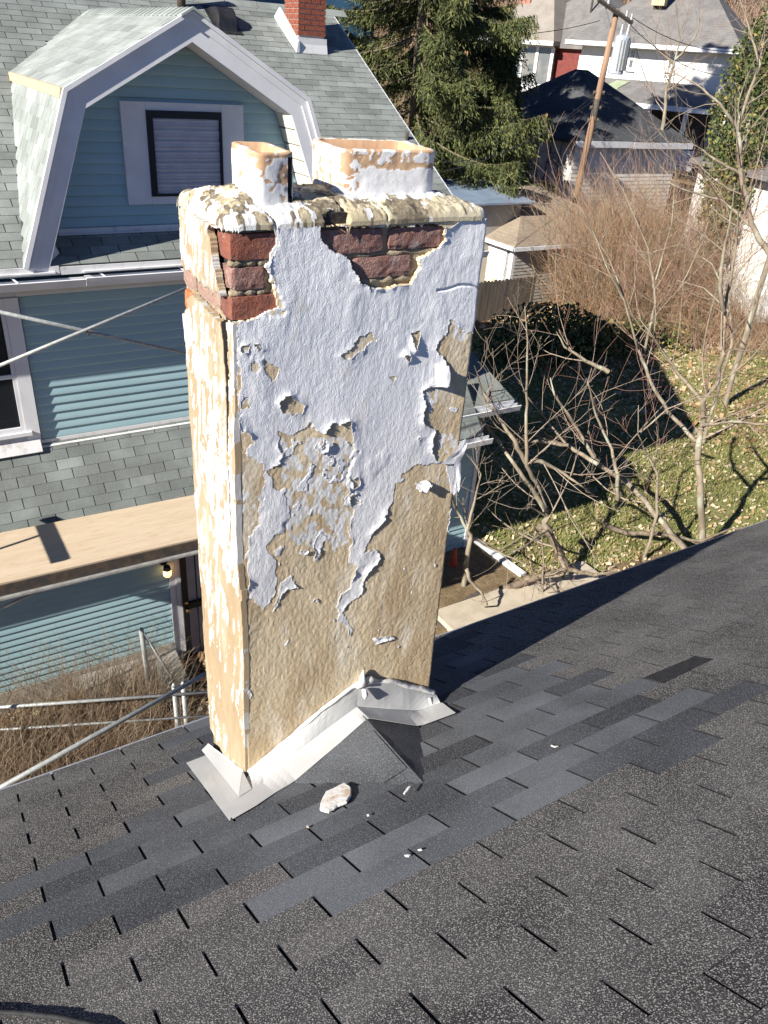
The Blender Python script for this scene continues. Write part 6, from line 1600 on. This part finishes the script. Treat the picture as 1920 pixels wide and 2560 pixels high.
# ------------------------------------------------------------------ spruce
M['needle_a'] = simple('spruce_green', (.070, .092, .028), (.12, .135, .04), 1.6)
M['needle_b'] = simple('spruce_dark', (.035, .050, .020), (.065, .078, .028), 1.6)
M['needle_c'] = simple('spruce_olive', (.165, .16, .05), (.12, .13, .04), 1.6)
M['cone'] = simple('spruce_cone', (.38, .21, .11), (.28, .14, .07), 9)
def spruce(name, label, base, H, Rm, seed, z_low=.12, density=1.0, cones=40):
    rs = np.random.RandomState(seed); root = empty(name, tuple(base)); tag(root, label, 'tree')
    MB().tube([(0, 0, -.2), (0, 0, H*.5), (0, 0, H)], [.24, .15, .02], 9).build('trunk', M['dead_bark'], root, True)
    segs = []; V = []; MI = []; CP = []
    z = H*z_low
    while z < H*.985:
        t = 1-(z/H); L0 = Rm*(t**.75)+.15; nb_ = 7 if z < H*.8 else 5
        for k in range(nb_):
            a = rs.rand()*6.283; L = L0*(.72+.4*rs.rand()); n = 7; P = []; dz0 = .08*L*(rs.rand()-.3)
            for i in range(n+1):
                s = i/n; P.append(np.array([math.cos(a)*L*s, math.sin(a)*L*s, z + dz0 - L*(.34*s - .24*s**3) + rs.randn()*.02]))
            segs.append((P, [max(.008, .035*(1-i/n)*(L/Rm+.3)) for i in range(n+1)]))
            # hanging sprays
            m = int((16+26*L)*density)
            s = rs.rand(m)**.7*.95+.05; i0 = np.minimum((s*n).astype(int), n-1); f = (s*n-i0)[:, None]
            PP = np.array(P); B0 = PP[i0]*(1-f)+PP[i0+1]*f
            side = np.array([-math.sin(a), math.cos(a), 0]); out = np.array([math.cos(a), math.sin(a), 0])
            sd = rs.choice([-1, 1], m)[:, None]*side*(rs.rand(m)[:, None])
            dr_ = sd*.9 + out*(.35+.3*rs.rand(m))[:, None] + np.array([0, 0, -1.0])*(.35+.9*rs.rand(m))[:, None]
            dr_ /= np.linalg.norm(dr_, axis=1)[:, None]
            LL = (.26+.46*rs.rand(m))*(.6+.6*L/Rm)
            for j in range(7):                        # needles clusters along each spray
                u = (j+.5)/7; c = B0 + dr_*(LL*u)[:, None] + np.array([0, 0, -1.0])*(LL*u*u*.45)[:, None] + rs.randn(m, 3)*.02
                w1 = rs.randn(m, 3); w1 /= np.linalg.norm(w1, axis=1)[:, None]
                d2 = dr_*.7 + w1*.5; d2 /= np.linalg.norm(d2, axis=1)[:, None]
                pr = np.cross(d2, rs.randn(m, 3)); pr /= np.linalg.norm(pr, axis=1)[:, None]
                hl_ = (.065+.06*rs.rand(m))[:, None]; hw = (.014+.012*rs.rand(m))[:, None]
                V.append(np.stack([c-d2*hl_, c+pr*hw, c+d2*hl_*1.2, c-pr*hw], 1)); MI.append(rs.choice([0, 0, 1, 1, 2], m))
            if rs.rand() < cones/400.0: CP.append(P[-1-rs.randint(0, 2)])
        z += H*.026+.05*rs.rand()
    tag(twig_mesh('branches', segs, M['dead_bark'], root), kind='stuff')
    V = np.concatenate(V).reshape(-1, 3); MI = np.concatenate(MI)
    npmesh('crown', V, np.arange(len(V)).reshape(-1, 4), [M['needle_a'], M['needle_b'], M['needle_c']], root, mi=MI)
    for c in CP:
        for q in range(rs.randint(1, 4)):
            p = c + rs.randn(3)*np.array([.15, .15, .05]); l = .13+.05*rs.rand()
            MB().tube([p, p-np.array((0, 0, .3*l)), p-np.array((0, 0, l))], [.016, .028, .010], 6).build('cone', M['cone'], root, True)
    return root
B = at(1035, 300, 33.0)
spruce('spruce_tree', 'tall dense evergreen spruce with hanging cones beside the neighbouring roof', (B[0], B[1], -4.2), 22.0, 5.7, 3, z_low=.125, density=1.9, cones=130)
B = at(1232, 330, 33.5)
spruce('spruce_tree', 'lower olive green evergreen at the right skirt of the tall spruce', (B[0], B[1], -4.0), 7.0, 1.8, 5, z_low=.34, density=1.9, cones=25)

# ------------------------------------------------------------------ brown thicket and hedges
def patch(cx, cy, rx, ry):
    def f(rs, n):
        a = rs.rand(n)*6.283; r_ = np.sqrt(rs.rand(n)); x = cx+rx*r_*np.cos(a); y = cy+ry*r_*np.sin(a); return np.stack([x, y, ground_z(x, y)-.1], -1)
    return f
def thicket(name, label, px, py, r, rx, ry, n, Lr, seed, rad=.012, lean=.55):
    c = at(px, py, r); x, y = c[0], c[1]
    o = bramble(name, None, n, patch(x, y, rx, ry), seed, Lr, rad, CN, lean, droop=.22, segs=7, jit=.26); tag(o, label, 'thicket', kind='stuff'); return o
M['cane_rust'] = simple('cane_rust', (.40, .24, .135), (.48, .31, .185), 1.5)
CN = [M['cane_rust'], M['cane_tan'], M['cane_brown'], M['cane_rust'], M['cane_pale']]
thicket('brush_thicket', 'large rust brown leafless thicket filling the slope before the white house', 1590, 600, 28.8, 2.4, 1.9, 6000, (1.4, 5.7), 61, .010, .85)
thicket('brush_thicket', 'bare brown thicket at the foot of the tan garage corner', 1500, 730, 26.5, 1.2, .9, 450, (.8, 2.2), 62, .009, 1.0)
thicket('brush_thicket', 'pale tangled thicket in front of the vine grown outbuilding', 1850, 640, 28.0, 2.2, 2.0, 1000, (1.0, 3.0), 63, .009, 1.0)
thicket('brush_thicket', 'reddish undergrowth under the spruce skirt behind the chimney flue', 1130, 430, 30.0, 3.0, 2.0, 900, (1.0, 2.4), 64, .012)
thicket('brush_thicket', 'brown scrub along the front of the old garage', 1480, 470, 33.0, 5.0, 1.8, 1300, (1.5, 3.0), 65, .013)
# leaf ground cover / ivy
M['ivy_a'] = simple('ivy_green', (.055, .085, .022), (.10, .13, .035), 3)
M['ivy_b'] = simple('ivy_yellow', (.20, .20, .05), (.26, .20, .07), 3)
M['ivy_c'] = simple('ivy_dark', (.025, .045, .015), (.05, .07, .02), 3)
def leaf_cloud(n, cen, rad, seed, size, mats_, name, parent=None, flat=False):
    rs = np.random.RandomState(seed); d_ = rs.randn(n, 3); d_ /= np.linalg.norm(d_, axis=1)[:, None]
    rr_ = rs.rand(n)**.42; lump = .72 + .5*fbm(d_[:, 0]*3+5, d_[:, 2]*3+d_[:, 1]*2, seed, 3)
    C_ = d_*(rr_*lump)[:, None]*np.array(rad) + np.array(cen)
    if flat: C_[:, 2] = np.maximum(C_[:, 2], cen[2]-.05)
    a = rs.randn(n, 3); a /= np.linalg.norm(a, axis=1)[:, None]; b_ = np.cross(a, rs.randn(n, 3)); b_ /= np.linalg.norm(b_, axis=1)[:, None]
    s = (size*(.6+.8*rs.rand(n)))[:, None]
    V = np.stack([C_-a*s, C_+b_*s*.7, C_+a*s, C_-b_*s*.7], 1).reshape(-1, 3)
    return npmesh(name, V, np.arange(n*4).reshape(n, 4), mats_, parent, mi=rs.choice(len(mats_), n))
P = at(1370, 775, 23.0); g = float(ground_z(P[0], P[1]))
tag(leaf_cloud(5200, (P[0]+.2, P[1], g+.55), (2.6, 1.3, 1.1), 71, .062, [M['ivy_a'], M['ivy_b'], M['ivy_c']], 'ivy_bank'), 'green and yellow ivy bank growing over the fence end', 'ivy', kind='stuff')
P = at(1560, 735, 25.5); g = float(ground_z(P[0], P[1]))
tag(leaf_cloud(4000, (P[0], P[1], g+.15), (4.2, 1.6, .55), 72, .06, [M['ivy_a'], M['ivy_b'], M['ivy_c'], M['ivy_b']], 'ivy_bank'), 'low yellow green ground ivy at the foot of the brown thicket', 'ivy', kind='stuff')
def ivy_tree(label, px, pytop, r, w_, seed, n):
    T = at(px, pytop, r); g = float(ground_z(T[0], T[1])); h = T[2]-g
    root = empty('ivy_tree', (T[0], T[1], g)); tag(root, label, 'tree')
    MB().tube([(0, 0, -.2), (.1, 0, h*.5), (0, .1, h)], [.25, .2, .06], 8).build('trunk', M['bark'], root, True)
    leaf_cloud(n, (0, 0, h*.60), (w_, w_, h*.44), seed, .06, [M['ivy_a'], M['ivy_c'], M['ivy_a'], M['ivy_b']], 'ivy_crown', root)
ivy_tree('tall ivy smothered tree at the upper right corner', 1935, 10, 33.0, 1.2, 81, 11000)
ivy_tree('shorter ivy covered trunk below the white house corner', 1880, 300, 31.0, 1.0, 82, 6000)
# grey bare trees in front of them
stem_tree('bare_tree', 'pale barked bare tree with spreading limbs at the upper right edge', [[(1925, 640), (1880, 560), (1850, 420), (1850, 300), (1900, 160), (1870, 60), (1840, -30)], [(1850, 330), (1800, 260), (1740, 210), (1660, 170)], [(1860, 440), (1790, 400), (1720, 350)], [(1875, 560), (1800, 500), (1700, 470), (1640, 440)]], 22.0, 91, .085, twigL=2.3, kids=5)
stem_tree('bare_tree', 'slender dark bare sapling standing before the white house porch', [[(1660, 300), (1665, 230), (1680, 180), (1700, 100), (1690, 20)], [(1684, 160), (1640, 120), (1600, 60)], [(1690, 150), (1740, 90), (1760, 20)]], 40.0, 92, .10, twigL=3.0, kids=5)
stem_tree('bare_tree', 'multi stemmed bare sapling rising out of the brown thicket', [[(1640, 760), (1620, 620), (1560, 480), (1500, 380)], [(1640, 700), (1680, 560), (1690, 420), (1660, 330)], [(1700, 720), (1760, 600), (1790, 470)], [(1560, 740), (1520, 640), (1450, 540), (1380, 500)]], 23.0, 93, .045, twigL=2.0, kids=5)
stem_tree('bare_tree', 'arching pale bare sapling on the leafy bank at the right', [[(1830, 860), (1822, 740), (1835, 620), (1870, 500), (1905, 420)], [(1825, 760), (1780, 660), (1700, 610), (1600, 640)], [(1828, 700), (1880, 640), (1930, 600)], [(1822, 780), (1760, 720), (1690, 700)]], 19.0, 94, .045, twigL=1.8, kids=5)

# ------------------------------------------------------------------ woods on the far hill
rs = np.random.RandomState(9)
def hill(rs, n):
    s = rs.uniform(75, 170, n); l = rs.uniform(-40, 120, n)
    x = CAM[0]+VD[0]*s + VD[1]*l; y = CAM[1]+VD[1]*s - VD[0]*l; return np.stack([x, y, ground_z(x, y)-.3], -1)
M['wood_a'] = simple('far_wood', (.20, .12, .09), (.28, .18, .13), .2); M['wood_b'] = simple('far_wood_pale', (.36, .27, .22), (.28, .20, .15), .2)
o = bramble('hillside_woods', None, 5200, hill, 95, (4, 11), .10, [M['wood_a'], M['wood_b'], M['wood_a']], .30, droop=.0, segs=5)
tag(o, 'leafless brown woods on the far hillside', 'woods', kind='stuff')
o = bramble('hillside_woods', None, 9000, hill, 96, (1.0, 3.2), .07, [M['wood_a'], M['wood_b'], M['wood_a']], 1.2, droop=.3, segs=3)
tag(o, 'brown scrub covering the far hillside', 'scrub', kind='stuff')
